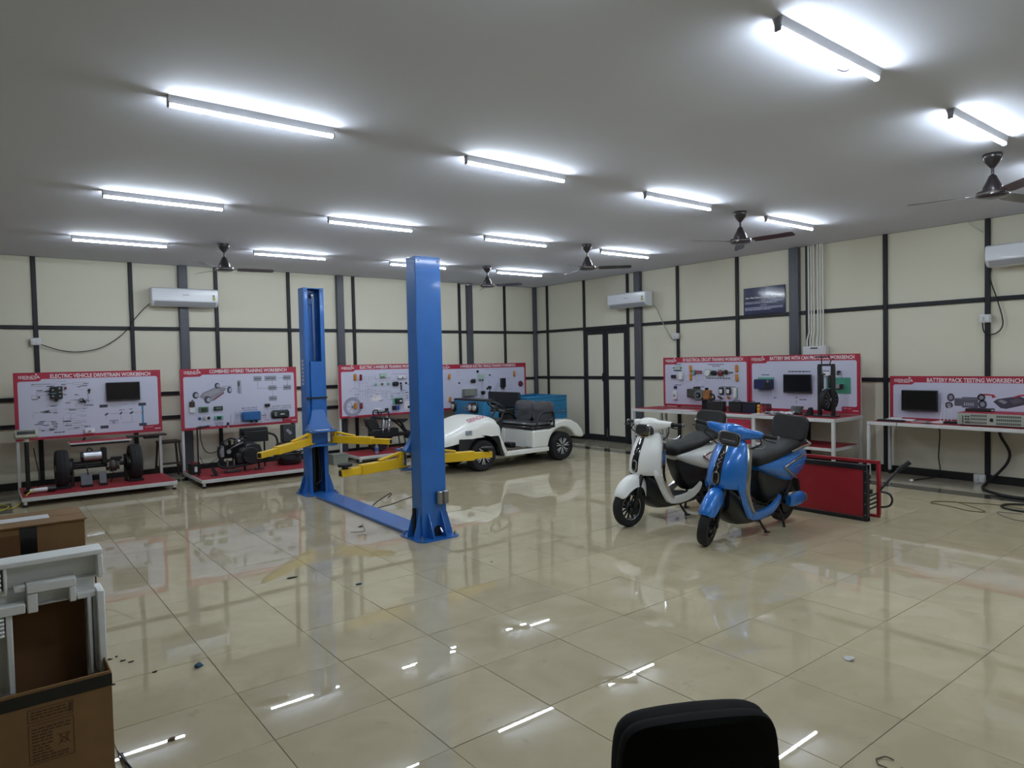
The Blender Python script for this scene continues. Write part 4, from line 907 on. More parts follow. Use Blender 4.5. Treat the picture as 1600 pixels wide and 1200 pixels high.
# engine on bench 2
EN = thing('engine', 'black hybrid scooter engine on the red deck of second bench from left', 'engine', (-7.44, -1.5, .134))
mb = MB()
mb.ball((.17, 0, .27), .2, BLACKM, 20, (1.1, .75, .9)); mb.box(-.05, .3, -.12, .12, .10, .30, BLACK, .03); mb.cyl((.18, -.17, .24), (.18, -.08, .24), .13, BLACKM, n=24); mb.prism([(.08, .38), (.22, .42), (.33, .40), (.38, .22), (.30, .18)], -.12, .1, BLACK); mb.build('crankcase', EN, bevel=.01)
mb = MB()
for k in range(7): mb.box(-.20+k*.028, -.188+k*.028, -.10, .10, .22, .42, DARK, .002)
mb.box(-.22, 0, -.06, .06, .24, .40, DARK, .01); mb.box(-.27, -.2, -.085, .085, .24, .42, ALU, .01); mb.cyl((-.15, -.11, .33), (-.15, -.13, .33), .035, STEEL, n=14)
for q in ((-.2, .44), (-.1, .46), (-.02, .45)): mb.cyl((q[0], 0, q[1]-.05), (q[0], 0, q[1]+.03), .022, DARK, n=10)
mb.build('cylinder', EN)
mb = MB(); mb.cyl((.0, -.04, .42), (.0, -.04, .52), .035, ALU, n=14); mb.tube([(-.02, -.05, .5), (-.12, -.1, .53), (-.24, -.12, .47), (-.30, -.1, .36), (-.28, -.08, .24), (-.22, -.08, .18)], .014, DARK); mb.tube([(.02, -.05, .51), (.1, -.08, .54), (.18, -.05, .5)], .012, CABLE); mb.ball((.01, -.1, .47), .035, STEEL, 10); mb.box(.02, .12, -.12, -.05, .44, .5, DARK, .006); mb.tube([(-.15, -.12, .36), (-.05, -.16, .42), (.06, -.13, .46)], .008, STEEL); mb.build('carburettor', EN)
for x in (-.16, -.06, .1, .32):
    mb = MB(); mb.cyl((x, -.06, 0), (x, -.06, .2), .018, ALU if x < 0 else BLACKM, n=10); mb.build('support_leg', EN)
for q in ((-.2, .02, -.14, .02), (.26, .38, -.12, 0)):
    mb = MB(); mb.box(*q, 0, .02, BLACKM, .004); mb.build('support_base', EN)
mb = MB(); mb.tube([(-.22, -.05, .26), (-.30, -.07, .14), (-.2, -.1, .08), (.05, -.14, .1), (.28, -.13, .12)], .02, DARK); mb.build('exhaust_pipe', EN)
mb = MB(); mb.X = Matrix.Translation((.14, 0, 0)); mb.box(-.0, .42, .18, .32, .50, .64, BLACK, .01); mb.box(.02, .40, .10, .18, .42, .60, BLACKM, .01); mb.cyl((.06, .2, .3), (.06, .2, .5), .012, BLACKM, n=8); mb.cyl((.36, .2, 0), (.36, .2, .5), .014, BLACKM, n=8); mb.tube([(.40, .1, .55), (.5, .08, .5), (.53, .06, .38), (.47, .05, .28), (.38, .05, .27)], .018, CABLE); mb.build('controller_box', EN)
t = thing('throttle_stand', 'thin black post with a black twist grip on second bench from left', 'throttle stand', (-8.03, -1.6, .134))
mb = MB(); mb.cyl((0, 0, 0), (0, 0, .73), .012, BLACKM, n=10); mb.box(-.03, .03, -.03, .03, 0, .008, BLACKM); mb.build('post', t)
mb = MB(); mb.cyl((-.01, 0, .73), (.17, -.01, .745), .016, BLACK, n=12); mb.cyl((.03, 0, .732), (.06, 0, .735), .024, BLACK, n=12); mb.build('twist_grip', t)
cord([(-7.99, -1.6, .845), (-7.98, -1.6, .66), (-7.92, -1.6, .5), (-7.8, -1.6, .47), (-7.66, -1.6, .56), (-7.55, -1.58, .66)], .007, CABLE, 'throttle_cable', 'black cable looping from the twist grip to the engine')
cord([(-8.01, -1.62, .42), (-7.94, -1.62, .30), (-7.82, -1.62, .34), (-7.70, -1.6, .42)], .005, CABLE, 'thin_wire', 'thin wire sagging between throttle post and engine')
t = thing('foot_pedal', 'small black foot pedal on the red deck before the engine', 'pedal', (-7.84, -1.75, .134))
mb = MB(); mb.box(-.05, .05, -.05, .05, 0, .015, BLACK, .004); mb.build('pedal_base', t); mb = MB(); mb.beam((.02, -.03, .01), (-.03, .02, .13), .07, .02, DARK, .005); mb.build('pedal_plate', t)
t = thing('battery', 'small black battery at left end of the second deck', 'battery', (-8.06, -1.3, .134))
mb = MB(); mb.box(-.03, .11, -.1, .1, 0, .16, BLACK, .008); mb.build('case', t); mb = MB(); mb.box(-.025, .105, -.095, .095, .1605, .18, DRED, .004); mb.build('lid', t)
mb = MB(); mb.box(.02, .06, -.1012, -.1003, .04, .12, WHITEP); mb.build('battery_label', t)
t = thing('coiled_motor', 'dark heap of motor and cables at right end of the second deck', 'motor', (-6.55, -1.35, .134))
mb = MB(); mb.lathe([(.17, 0), (.19, .03), (.19, .1), (.15, .13), (.05, .14), (.001, .14)], (0, 0, 0), (0, 0, 1), BLACKM, n=24); mb.build('motor_body', t)
for k in range(4):
    mb = MB(); mb.tube([(.2*math.cos(q)+.03*k-.05, .15*math.sin(q), .16+.012*k+.02*math.sin(3*q+k)) for q in [2*PI*j/8 for j in range(8)]], .012, CABLE, 8, 3, True); mb.build('cable_coil', t)
t = thing('carton', 'plain brown carton behind the engine on the second bench', 'box', (-6.46, -.95, .134))
mb = MB(); mb.box(-.13, .13, -.1, .1, 0, .32, mat('brown_carton', '4a3c30', .8), .004); mb.build('carton_body', t); mb = MB(); mb.box(-.13, .13, -.03, .03, .3205, .322, mat('brown_tape', '5a4a3a', .4)); mb.build('tape', t)
t = thing('dark_canister', 'dark box with a silver sticker standing on the brown carton', 'box', (-6.41, -.93, .459))
mb = MB(); mb.box(-.11, .11, -.08, .08, 0, .30, mat('dark_grey_casing', '2c2d31', .5), .01); mb.build('casing', t)
mb = MB(); mb.beam((-.05, -.081, .22), (.03, -.081, .14), .001, .05, GREYP, up=(0, 0, 1)); mb.build('sticker', t)

# motorcycle chassis on bench 3
CH = thing('scooter_chassis', 'stripped black scooter chassis with handlebar on the third bench', 'vehicle chassis', (-4.55, -1.02, .134))
mb = MB(); mb.tube([(-.28, 0, .64), (-.15, 0, .62), (.1, 0, .58), (.3, 0, .5), (.42, 0, .33), (.75, 0, .30), (.95, 0, .34)], .022, BLACKM); mb.tube([(.28, 0, .52), (.36, 0, .36), (.44, 0, .20)], .02, BLACKM); mb.tube([(-.28, .1, .63), (-.05, .1, .6), (.2, .08, .53), (.4, .06, .33)], .018, BLACKM); mb.box(.38, .48, -.05, .08, .2, .33, BLACKM, .01)
mb.tube([(-.3, -.06, .66), (-.31, -.06, .76), (-.22, -.06, .77), (-.2, -.06, .68)], .014, BLACKM); mb.box(-.2, .02, -.08, .08, .72, .74, BLACKM, .004); mb.tube([(-.18, -.05, .64), (-.12, -.05, .73), (0, -.05, .73), (.02, -.05, .63)], .012, BLACKM); mb.build('frame', CH)
mb = MB(); mb.cyl((.80, 0, .32), (.88, 0, .92), .022, BLACKM); mb.tube([(.5, -.25, 1.02), (.6, -.15, 1.04), (.75, -.04, 1.0), (.85, 0, .92)], .016, BLACKM); mb.tube([(1.1, .25, 1.0), (1.0, .15, 1.02), (.9, 0, .92)], .016, BLACKM); mb.cyl((.48, -.25, 1.02), (.60, -.16, 1.035), .023, RUBBER); mb.tube([(.55, -.2, 1.05), (.75, -.1, 1.08), (.9, 0, 1.0), (.93, 0, .7), (.92, 0, .45)], .008, CABLE); mb.build('handlebar', CH)
mb = MB(); mb.prism([(-.45, .62), (-.26, .62), (-.2, .46), (-.3, .38), (-.4, .46)], -.08, .08, BLACK); mb.box(-.52, -.05, -.02, .02, .465, .475, STEEL, .003); mb.build('rear_fender', CH)
mb = MB(); mb.box(-.36, .2, -.1, .1, .26, .42, BLACKM, .02); mb.ball((-.05, 0, .3), .14, BLACKM, 14, (1.3, .7, .8)); mb.box(.2, .4, -.06, .06, .26, .33, DARK, .01); mb.build('battery_bay', CH)
mb = MB()
for k in range(7):
    mb.lathe([(.032, 0), (.04, .01), (.032, .02)], (-.02+k*.003, -.09, .40+k*.028), (0, 0, 1), STEEL, n=12, caps=False); mb.lathe([(.032, 0), (.04, .01), (.032, .02)], (-.14+k*.003, -.09, .40+k*.028), (0, 0, 1), STEEL, n=12, caps=False)
mb.cyl((-.02, -.09, .36), (0, -.09, .62), .014, STEEL); mb.cyl((-.14, -.09, .36), (-.12, -.09, .62), .014, STEEL); mb.build('shock_absorber', CH)
mb = MB(); mb.lathe([(.2, -.05), (.22, -.03), (.22, .03), (.2, .05), (.13, .05), (.13, -.05)], (-.18, .02, .22), (0, 1, 0), RUBBER, n=28, closed=True); mb.cyl((-.18, -.03, .22), (-.18, .07, .22), .13, BLACKM, n=24); mb.build('rear_wheel', CH)
for x in (.18, .30):
    mb = MB(); mb.beam((x, -.1, .27), (x+.03, -.13, 0), .02, .02, BLACKM, .003); mb.build('stand_leg', CH)
mb = MB(); mb.prism([(.22, .58), (.44, .575), (.38, .53), (.3, .5), (.25, .54)], -.05, .05, BLACK); mb.build('footrest', CH)
t = thing('water_bottle', 'clear plastic bottle with a blue label on the third deck', 'bottle', (-4.93, -1.32, .134))
mb = MB(); mb.lathe([(.03, 0), (.034, .005), (.034, .13), (.014, .17), (.013, .185), (.001, .185)], (0, 0, 0), (0, 0, 1), mat('clear_bottle', 'aab4c8', .08, trans=.5), n=16); mb.build('bottle_body', t)
mb = MB(); mb.lathe([(.0345, .06), (.0345, .11)], (0, 0, 0), (0, 0, 1), mat('blue_label', '3a4fa0', .5), n=16, caps=False); mb.build('bottle_label', t); mb = MB(); mb.cyl((0, 0, .1855), (0, 0, .2), .015, mat('blue_cap', '3560b0', .4), n=12); mb.build('cap', t)
t = thing('grey_crate', 'grey metal box on the floor beside the third bench', 'box', (-5.58, -1.1, 0))
mb = MB(); mb.box(-.14, .14, -.12, .12, 0, .17, GREYBOX, .006); mb.build('box_body', t); mb = MB(); mb.box(-.145, .145, -.125, .125, .1705, .185, GREYBOX, .004); mb.build('box_lid', t)
# ------------------------------------------------------------------ electric scooters (local: x forward, y left, z up, front axle above the origin)
SEATM = mat('black_seat_vinyl', '111113', .6, bump=.1, bscale=300); GLASS = mat('dark_headlight', '38393e', .08, coat=.6); SILVERB = mat('silver_trim', 'a9a6a0', .25, .9)
def scooter(name, label, paint, loc, yaw, lean, steer, trim, squig):
    t = thing(name, label, 'scooter', loc, group='electric scooters', rot=(R(lean), 0, R(yaw)))
    ax_p, ax_d = V3((-.02, 0, .205)), V3((-.29, 0, .80)).normalized()
    S = Matrix.Translation(ax_p) @ Matrix.Rotation(R(steer), 4, ax_d) @ Matrix.Translation(-ax_p)
    WR, WW = .207, .095
    # front wheel
    mt, mr = MB(), MB(); mt.X = mr.X = S; wheel(mt, mr, (0, 0, WR), (0, 1, 0), WR, WW, .66, rimmat=BLACKM, n=40)
    for k in range(12):
        a = k*PI/6; mr.beam((.03*math.cos(a), 0, WR+.03*math.sin(a)), (.135*math.cos(a+.12), 0, WR+.135*math.sin(a+.12)), .02, .012, BLACKM, .002, up=(0, 1, 0))
    mr.cyl((0, -.05, WR), (0, .05, WR), .03, DARK, n=16); mr.lathe([(.072, .033), (.072, .037), (.05, .037), (.05, .033)], (0, 0, WR), (0, 1, 0), STEEL, n=24, closed=True)
    for q in (-1, 1): mr.lathe([(.1375, q*.036), (.133, q*.040), (.128, q*.037)], (0, 0, WR), (0, 1, 0), SILVERB, n=36, caps=False)
    fwh = mt.build('front_tyre', t); mr.build('front_rim', t)
    # forks
    mb = MB(); mb.X = S
    for q in (-1, 1):
        mb.beam((-.005, q*.066, .19), (-.13, q*.066, .54), .034, .045, BLACKM, .008); mb.cyl((0, q*.05, WR), (0, q*.09, WR), .02, DARK, n=12)
    mb.box(-.05, .05, .055, .075, .13, .21, BLACK, .01); mb.build('fork', t)
    # front fender
    mb = MB(); mb.X = S; rings = []
    tab = keys([(34, .236, .055, .06), (40, .246, .075, .10), (52, .262, .084, .13), (72, .295, .088, .17), (95, .335, .087, .2), (118, .35, .08, .19), (140, .30, .066, .13), (155, .26, .05, .07)], 3)
    for th, rr_, hw, dp in tab:
        a = R(th); rad = V3((math.cos(a), 0, math.sin(a))); c = V3((-.012, 0, WR))
        ro = []; n = 14
        for k in range(n+1):
            u = -1+2*k/n; f_ = abs(u)**2.6
            ro.append(c+rad*(rr_-dp*f_*.62)+V3((0, 1, 0))*hw*math.copysign(abs(u)**.7, u))
        for k in range(n, -1, -1):
            u = -1+2*k/n; f_ = abs(u)**2.6
            ro.append(c+rad*(rr_-.006-(dp-.004)*f_*.62)+V3((0, 1, 0))*(hw-.005)*math.copysign(abs(u)**.7, u))
        rings.append(ro)
    mb.loft(rings, paint); mb.build('front_fender', t, ang=60)
    # leg shield (convex panel)
    def section(z, xf, w_, d, th=.022, e=2.3, n=20):
        o = []
        for k in range(n+1):
            u = -1+2*k/n; o.append(V3((xf-d*abs(u)**e, w_*u, z)))
        for k in range(n, -1, -1):
            u = -1+2*k/n; o.append(V3((xf-th-(d)*abs(u)**e*.98, (w_-.006)*u, z)))
        return o
    SH = keys([(.985, -.30, .085, .05), (.968, -.255, .125, .07), (.93, -.215, .155, .10), (.86, -.17, .18, .125), (.78, -.128, .198, .145), (.70, -.098, .208, .16), (.62, -.085, .212, .17), (.565, -.09, .212, .17), (.535, -.105, .21, .165)], 3)
    rings = [section(*q) for q in SH]
    mb = MB(); mb.loft(rings, paint); mb.build('front_shield', t, ang=55)
    # lower side strips of the shield sweeping down into the floor
    for q in (-1, 1):
        mb = MB(); rg = []
        for xa, xb, yo, yi_, z in keys([(-.19, -.285, .186, .172, .60), (-.19, -.285, .202, .186, .53), (-.245, -.33, .196, .182, .45), (-.30, -.385, .188, .174, .37), (-.36, -.44, .182, .168, .29), (-.42, -.52, .178, .164, .225), (-.50, -.60, .176, .16, .195)], 3):
            rg.append([V3((xa, q*(yo-.02), z)), V3((xa-.02, q*yo, z)), V3((xb, q*yo, z+.012)), V3((xb, q*yi_, z+.012)), V3((xa-.02, q*(yi_-.03), z))])
        mb.loft(rg, paint); mb.build('shield_side', t, ang=50)
        mb = MB(); pts = [V3((x, q*y, z)) for x, y, z in ((-.345, .145, .952), (-.325, .178, .88), (-.295, .2, .78), (-.278, .214, .66), (-.277, .214, .56), (-.31, .207, .48), (-.37, .197, .395), (-.43, .19, .32), (-.485, .186, .27))]
        P = crom(pts, 3); rg = []
        for k, p in enumerate(P):
            wd = .05-.02*(k/len(P)); rg.append([p+V3((.012, -q*.012, 0)), p+V3((.004, q*.006, 0)), p+V3((-wd, q*.004, -.004)), p+V3((-wd, -q*.016, -.004))])
        mb.loft(rg, trim); mb.build('chrome_strip' if trim is CHROME else 'silver_strip', t)
    mb = MB(); rings = [[p+V3((-.03, 0, 0)) for p in section(z, xf, w_*.93, d, .02)] for z, xf, w_, d in SH[2:]] ; mb.loft(rings, BLACK)
    mb.box(-.42, -.30, -.1, .1, .42, .86, BLACK, .03); mb.build('inner_shield', t)
    mb = MB(); mb.loft([[V3((x, hw*a, zc+hz*b)) for a, b in sup(16, 3)] for x, hw, zc, hz in ((-.20, .09, .42, .12), (-.27, .13, .36, .15), (-.36, .15, .29, .14), (-.48, .155, .22, .08), (-.7, .15, .19, .05), (-.95, .14, .20, .05))], BLACK); mb.build('belly_pan', t)
    # black centre spine with badge
    def xf_at(z):
        zs = [q[0] for q in SH]
        for a, b in zip(SH, SH[1:]):
            if b[0] <= z <= a[0]:
                f_ = (z-b[0])/(a[0]-b[0]+1e-9); return b[1]+(a[1]-b[1])*f_
        return SH[-1][1] if z < SH[-1][0] else SH[0][1]
    mb = MB(); rg = []
    for z, hw in ((.952, .012), (.94, .024), (.86, .034), (.76, .038), (.67, .042), (.60, .040), (.572, .03), (.56, .018)):
        x = xf_at(z); rg.append([V3((x-.015, -hw, z)), V3((x+.005, -hw, z)), V3((x+.008, 0, z)), V3((x+.005, hw, z)), V3((x-.015, hw, z))])
    mb.loft(rg, mat('gloss_black', '0c0c0e', .1, coat=.5)); sp = mb.build('centre_spine', t)
    mb = MB(); pts = [(0, .695), (.03, .67), (.03, .6), (.0, .568), (-.03, .6), (-.03, .67)]
    mb.tube([(xf_at(z)+.012, y, z) for y, z in pts], .0055, trim, 8, 1, True); mb.ball((xf_at(.69)+.012, 0, .69), .012, CHROME, 10)
    if squig:
        mb.tube([(xf_at(z)+.012, y, z) for y, z in ((.008, .88), (.016, .86), (-.006, .84), (.018, .82), (-.012, .80), (.016, .785), (-.008, .76), (.006, .735), (0, .70))], .003, CHROME, 6, 3)
    else: mb.tube([(xf_at(z)+.012, y, z) for y, z in ((.01, .83), (.018, .81), (-.01, .80), (.014, .785), (-.008, .77))], .003, CHROME, 6, 3)
    mb.build('emblem', sp)
    # floorboard
    mb = MB(); mb.box(-.80, -.40, -.15, .15, .262, .278, mat('black_floor_mat', '1d1d1f', .7), .006)
    for k in range(4): mb.box(-.74, -.46, -.10+k*.06, -.075+k*.06, .2785, .283, RUBBER, .001)
    mb.build('floorboard', t)
    for q in (-1, 1):
        mb = MB(); rg = []
        for x, z0, z1, yo in keys([(-.47, .205, .275, .178), (-.58, .19, .268, .178), (-.72, .195, .275, .178), (-.85, .22, .30, .176), (-.96, .27, .345, .17), (-1.02, .32, .37, .16)], 3):
            rg.append([V3((x, q*yo, z0)), V3((x, q*(yo+.006), (z0+z1)/2)), V3((x, q*yo, z1)), V3((x, q*(yo-.03), z1)), V3((x, q*(yo-.03), z0))])
        mb.loft(rg, paint); mb.build('floor_skirt', t, ang=60)
    mb = MB(); mb.loft([[V3((x, hw*a, zc+hz*b)) for a, b in sup(18, 3.4)] for x, hw, zc, hz in keys([(-.70, .08, .62, .05), (-.75, .095, .57, .10), (-.82, .105, .51, .15), (-.92, .12, .46, .19), (-1.05, .13, .46, .16), (-1.2, .13, .5, .12)], 2)], BLACK); mb.build('seat_base', t)
    # rear body
    rg = []
    for x, zc, hz, hw in keys([(-.665, .685, .035, .10), (-.72, .68, .06, .135), (-.82, .665, .09, .16), (-.95, .645, .125, .178), (-1.1, .625, .16, .187), (-1.25, .62, .185, .187), (-1.38, .64, .18, .175), (-1.48, .665, .155, .155), (-1.555, .685, .12, .125), (-1.595, .695, .06, .075)], 3):
        ring = []
        for a, b in sup(26, 2.6):
            k = 1 if b > -.2 else 1-.25*min(1, (-b-.2)/.8)
            ring.append(V3((x-.03*(b if b < 0 else 0)*0, hw*a*k, zc+hz*b)))
        rg.append(ring)
    mb = MB(); mb.loft(rg, paint); mb.build('rear_body', t, ang=60)
    for q in (-1, 1):
        mb = MB(); A = V3((-1.0, q*.1875, .66)); 
        for B in (V3((-1.40, q*.180, .755)), V3((-1.24, q*.188, .53))): mb.beam(A, B, .016, .022, trim, .005)
        mb.build('side_trim', t)
        mb = MB(); mb.beam((-1.22, q*.1885, .64), (-1.32, q*.187, .655), .006, .006, CHROME, .002); mb.build('side_script', t)
    # seat
    rg = []
    for x, zc, hz, hw in keys([(-.615, .735, .03, .085), (-.645, .745, .06, .125), (-.74, .76, .072, .15), (-.88, .775, .065, .158), (-1.02, .79, .06, .155), (-1.12, .815, .065, .16), (-1.25, .845, .062, .162), (-1.38, .862, .05, .155), (-1.47, .868, .035, .135), (-1.49, .868, .015, .11)], 3):
        rg.append([V3((x, hw*a, zc+hz*b)) for a, b in sup(22, 2.7)])
    mb = MB(); mb.loft(rg, SEATM); mb.build('seat', t, ang=70)
    # backrest and grab rail
    mb = MB(); mb.prism([(y, z) for y, z in rrect(-.195, .195, .875, 1.145, .075, 5)], -.03, .03, SEATM, 'yz'); mb.X = Matrix.Identity(4)
    bmesh.ops.transform(mb.bm, verts=mb.bm.verts, matrix=Matrix.Translation((-1.37, 0, 0)) @ Matrix.Translation((0, 0, .9)) @ Matrix.Rotation(R(-12), 4, 'Y') @ Matrix.Translation((0, 0, -.9))); mb.build('backrest', t, bevel=.02)
    mb = MB()
    for q in (-1, 1): mb.tube([(-1.15, q*.165, .80), (-1.35, q*.185, .835), (-1.52, q*.17, .85), (-1.56, q*.1, .87), (-1.54, q*.06, .98)], .012, SILVERB if trim is not CHROME else CHROME, 10)
    mb.cyl((-1.56, -.1, .87), (-1.56, .1, .87), .012, SILVERB, n=10); mb.build('grab_rail', t)
    # rear wheel, swing arm, hub, covers
    mt, mr = MB(), MB(); wheel(mt, mr, (-1.35, 0, WR+.012), (0, 1, 0), WR, .1, .64, rimmat=BLACKM, n=36); mr.cyl((-1.35, -.055, WR+.012), (-1.35, .055, WR+.012), .105, BLACKM, n=28)
    for k in range(8): a = k*PI/4; mr.beam((-1.35+.09*math.cos(a), 0, WR+.09*math.sin(a)), (-1.35+.135*math.cos(a), 0, WR+.135*math.sin(a)), .05, .02, BLACKM, .003, up=(0, 1, 0))
    mt.build('rear_tyre', t); mr.build('rear_rim', t)
    mb = MB()
    for q in (-1, 1): mb.beam((-.95, q*.09, .30), (-1.38, q*.085, .22), .025, .05, BLACKM, .005); mb.cyl((-1.2, q*.1, .28), (-1.28, q*.105, .52), .028, BLACKM, n=12)
    mb.prism([(-1.5, .46), (-1.56, .44), (-1.62, .30), (-1.585, .29), (-1.54, .40)], -.06, .06, BLACK); mb.build('swing_arm', t)
    mb = MB(); mb.loft([[V3((x, .15+hw*a, .285+hz*b)) for a, b in sup(18, 3)] for x, hw, hz in keys([(-1.19, .03, .05), (-1.22, .042, .068), (-1.30, .046, .074), (-1.40, .046, .073), (-1.46, .042, .062), (-1.475, .03, .045)], 2)], paint); pod = mb.build('side_pod', t)
    mb = MB(); mb.lathe([(.05, 0), (.052, .01), (.038, .02), (.001, .02)], (-1.474, .15, .285), (-1, 0, 0), SILVERB, n=18); mb.build('pod_cap', pod)
    mb = MB(); mb.beam((-1.08, .20, .375), (-1.22, .20, .385), .02, .024, SILVERB, .008); mb.box(-1.1, -1.08, .12, .2, .365, .385, BLACKM, .003); mb.build('foot_peg', t)
    # stands
    mb = MB()
    for q in (-1, 1): mb.tube([(-1.08, q*.09, .25), (-1.12, q*.13, .12), (-1.14, q*.155, .015)], .014, BLACKM); mb.box(-1.19, -1.11, q*.155-.018, q*.155+.018, .0, .012, BLACKM, .003)
    mb.cyl((-1.1, -.12, .16), (-1.1, .12, .16), .012, BLACKM, n=10); mb.build('centre_stand', t)
    mb = MB(); mb.tube([(-.66, .12, .2), (-.68, .16, .12), (-.70, .2, .06)], .012, BLACKM); mb.box(-.74, -.68, .185, .225, .045, .06, BLACKM, .003); mb.build('side_stand', t)
    # handlebar cowl
    mb = MB(); mb.X = S; rg = []
    for y, xc, zc, hx, hz in keys([(-.265, -.375, 1.06, .024, .026), (-.24, -.37, 1.06, .034, .036), (-.17, -.355, 1.055, .045, .046), (-.10, -.335, 1.045, .062, .062), (-.06, -.315, 1.03, .088, .095), (0, -.31, 1.025, .095, .105), (.06, -.315, 1.03, .088, .095), (.10, -.335, 1.045, .062, .062), (.17, -.355, 1.055, .045, .046), (.24, -.37, 1.06, .034, .036), (.265, -.375, 1.06, .024, .026)], 3):
        rg.append([V3((xc+hx*a, y, zc+hz*b)) for a, b in sup(20, 2.6)])
    mb.loft(rg, paint); mb.build('handlebar_cowl', t, ang=60)
    mb = MB(); mb.X = S; mb.loft([[V3((x-.24+.02, y, z)) for y, z in rrect(-.098+k, .098-k, .935+k, 1.058-k*.4, .04, 4)] for x, k in ((-.06, 0), (.005, .004), (.022, .018))], GLASS); h = mb.build('headlight', t)
    mb = MB(); mb.X = S; mb.tube([(-.212, y, z) for y, z in rrect(-.1, .1, .933, 1.06, .041, 4)], .006, trim, 8, 1, True); mb.build('headlight_bezel', h)
    mb = MB(); mb.X = S; LR = mat('lamp_reflector', '6f7178', .3, .3)
    if squig: mb.box(-.214, -.196, -.06, .06, .975, .990, LR, .003)
    else:
        for q in (-1, 1): mb.lathe([(.034, -.002), (.03, .004), (.012, .0), (.001, .006)], (-.212, q*.042, .998), (1, 0, .1), LR, n=18)
    mb.build('lamp_reflector', h)
    mb = MB(); mb.X = S; mb.cyl((-.275, 0, .88), (-.31, 0, .97), .055, paint, n=18, r1=.06); mb.build('steering_neck', t)
    for q in (-1, 1):
        mb = MB(); mb.X = S; mb.cyl((-.378, q*.262, 1.06), (-.40, q*.385, 1.064), .019, RUBBER, n=14); mb.cyl((-.378, q*.262, 1.06), (-.381, q*.28, 1.06), .026, BLACK, n=14); g = mb.build('grip', t)
        mb = MB(); mb.X = S; mb.lathe([(.014, 0), (.021, .004), (.02, .018), (.001, .02)], (-.40, q*.385, 1.064), (-.17, q, .03), STEEL, n=12); mb.build('bar_end', g)
        mb = MB(); mb.X = S; mb.tube([(-.345, q*.27, 1.04), (-.325, q*.32, 1.035), (-.335, q*.40, 1.03)], .006, BLACKM if q < 0 else BLACKM, 6); mb.build('brake_lever', t)
        mb = MB(); mb.X = S; mb.tube([(-.34, q*.25, 1.04), (-.32, q*.27, .99), (-.36, q*.2, .93), (-.37, q*.1, .86)], .007, CABLE if q < 0 else CABLE, 6); mb.build('brake_cable', t)
    mb = MB(); mb.tube([(-.40, .10, .94), (-.46, .16, .90), (-.52, .2, .90), (-.58, .2, .93)], .006, STEEL, 6); mb.build('chrome_rod', t)
    return t
WHITEPAINT = mat('white_scooter_paint', 'efefec', .22, coat=.6); BLUEPAINT = mat('blue_scooter_paint', '1f70c6', .25, .2, coat=.7)
scooter('electric_scooter', 'white electric scooter with black seat, left of the blue one', WHITEPAINT, (-5.26, -7.74, 0), 180, -1.5, -3, CHROME, False)
b = scooter('electric_scooter', 'blue electric scooter with black seat, leaning and steered toward the camera', BLUEPAINT, (-5.28, -8.73, 0), 182, -5, 18, SILVERB, True)
mb = MB(); mb.tube([(-.205, .13, .735), (-.228, .165, .738), (-.25, .182, .715), (-.255, .185, .685)], .006, mat('green_tape', '1f5f50', .5), 6); mb.build('green_sticker', b, label='short dark green curved sticker on the shield')
# ------------------------------------------------------------------ folded red lift table on its edge
t = thing('lift_table', 'red and black scooter lift table stood on edge behind the blue scooter', 'lift table', (-3.3, -8.75, 0), R(-90))
REDT = mat('red_steel', '8e1822', .45, var=.05); 
mb = MB(); mb.box(-.95, .53, -.012, .012, .03, .56, REDT, .002); mb.build('red_panel', t)
for nm, q in (('top', (-.95, .56, -.025, .03, .545, .595)), ('bottom', (-.95, .56, -.025, .03, 0, .045))):
    mb = MB(); mb.box(*q, BLACKM, .004); mb.build('frame_bar', t)
mb = MB(); mb.box(.515, .56, -.03, .03, .0, .595, BLACKM, .004)
for k in range(5): mb.cyl((.54, -.03, .07+k*.115), (.54, -.034, .07+k*.115), .007, STEEL, n=8)
mb.build('end_bar', t)
mb = MB(); mb.box(-.95, -.91, -.03, .03, .0, .595, BLACKM, .004); mb.build('end_bar', t)
mb = MB(); mb.box(-.92, .60, .15, .19, .59, .625, REDT, .004); mb.box(-.92, .60, .15, .19, .02, .05, REDT, .004); mb.box(.57, .605, .15, .19, .05, .59, REDT, .004); mb.box(-.92, -.885, .15, .19, .05, .59, REDT, .004); mb.build('rear_frame', t)
for k in range(4):
    mb = MB(); mb.beam((.53+.01, .04, .12+k*.045), (.585, .15, .15+k*.045), .012, .02, BLACKM, .003); mb.build('rung_bar', t)
mb = MB(); mb.beam((-.6, .06, .1), (.4, .12, .5), .03, .04, BLACKM, .004); mb.beam((-.6, .12, .5), (.4, .06, .1), .03, .04, BLACKM, .004); mb.cyl((-.1, .04, .3), (-.1, .15, .3), .02, STEEL, n=12); mb.box(.5, .56, .05, .10, .28, .33, BLACKM, .006); mb.build('scissor_arms', t)
mb = MB(); mb.cyl((.595, .17, .31), (.72, .30, .52), .014, BLACKM, n=10); mb.cyl((.72, .30, .52), (.82, .36, .615), .024, RUBBER, n=12); mb.build('pump_handle', t)
mb = MB(); mb.tube([(.61, .17, .30), (.68, .2, .28), (.71, .2, .22), (.69, .18, .16), (.61, .17, .135)], .011, CABLE); mb.build('hydraulic_hose', t)
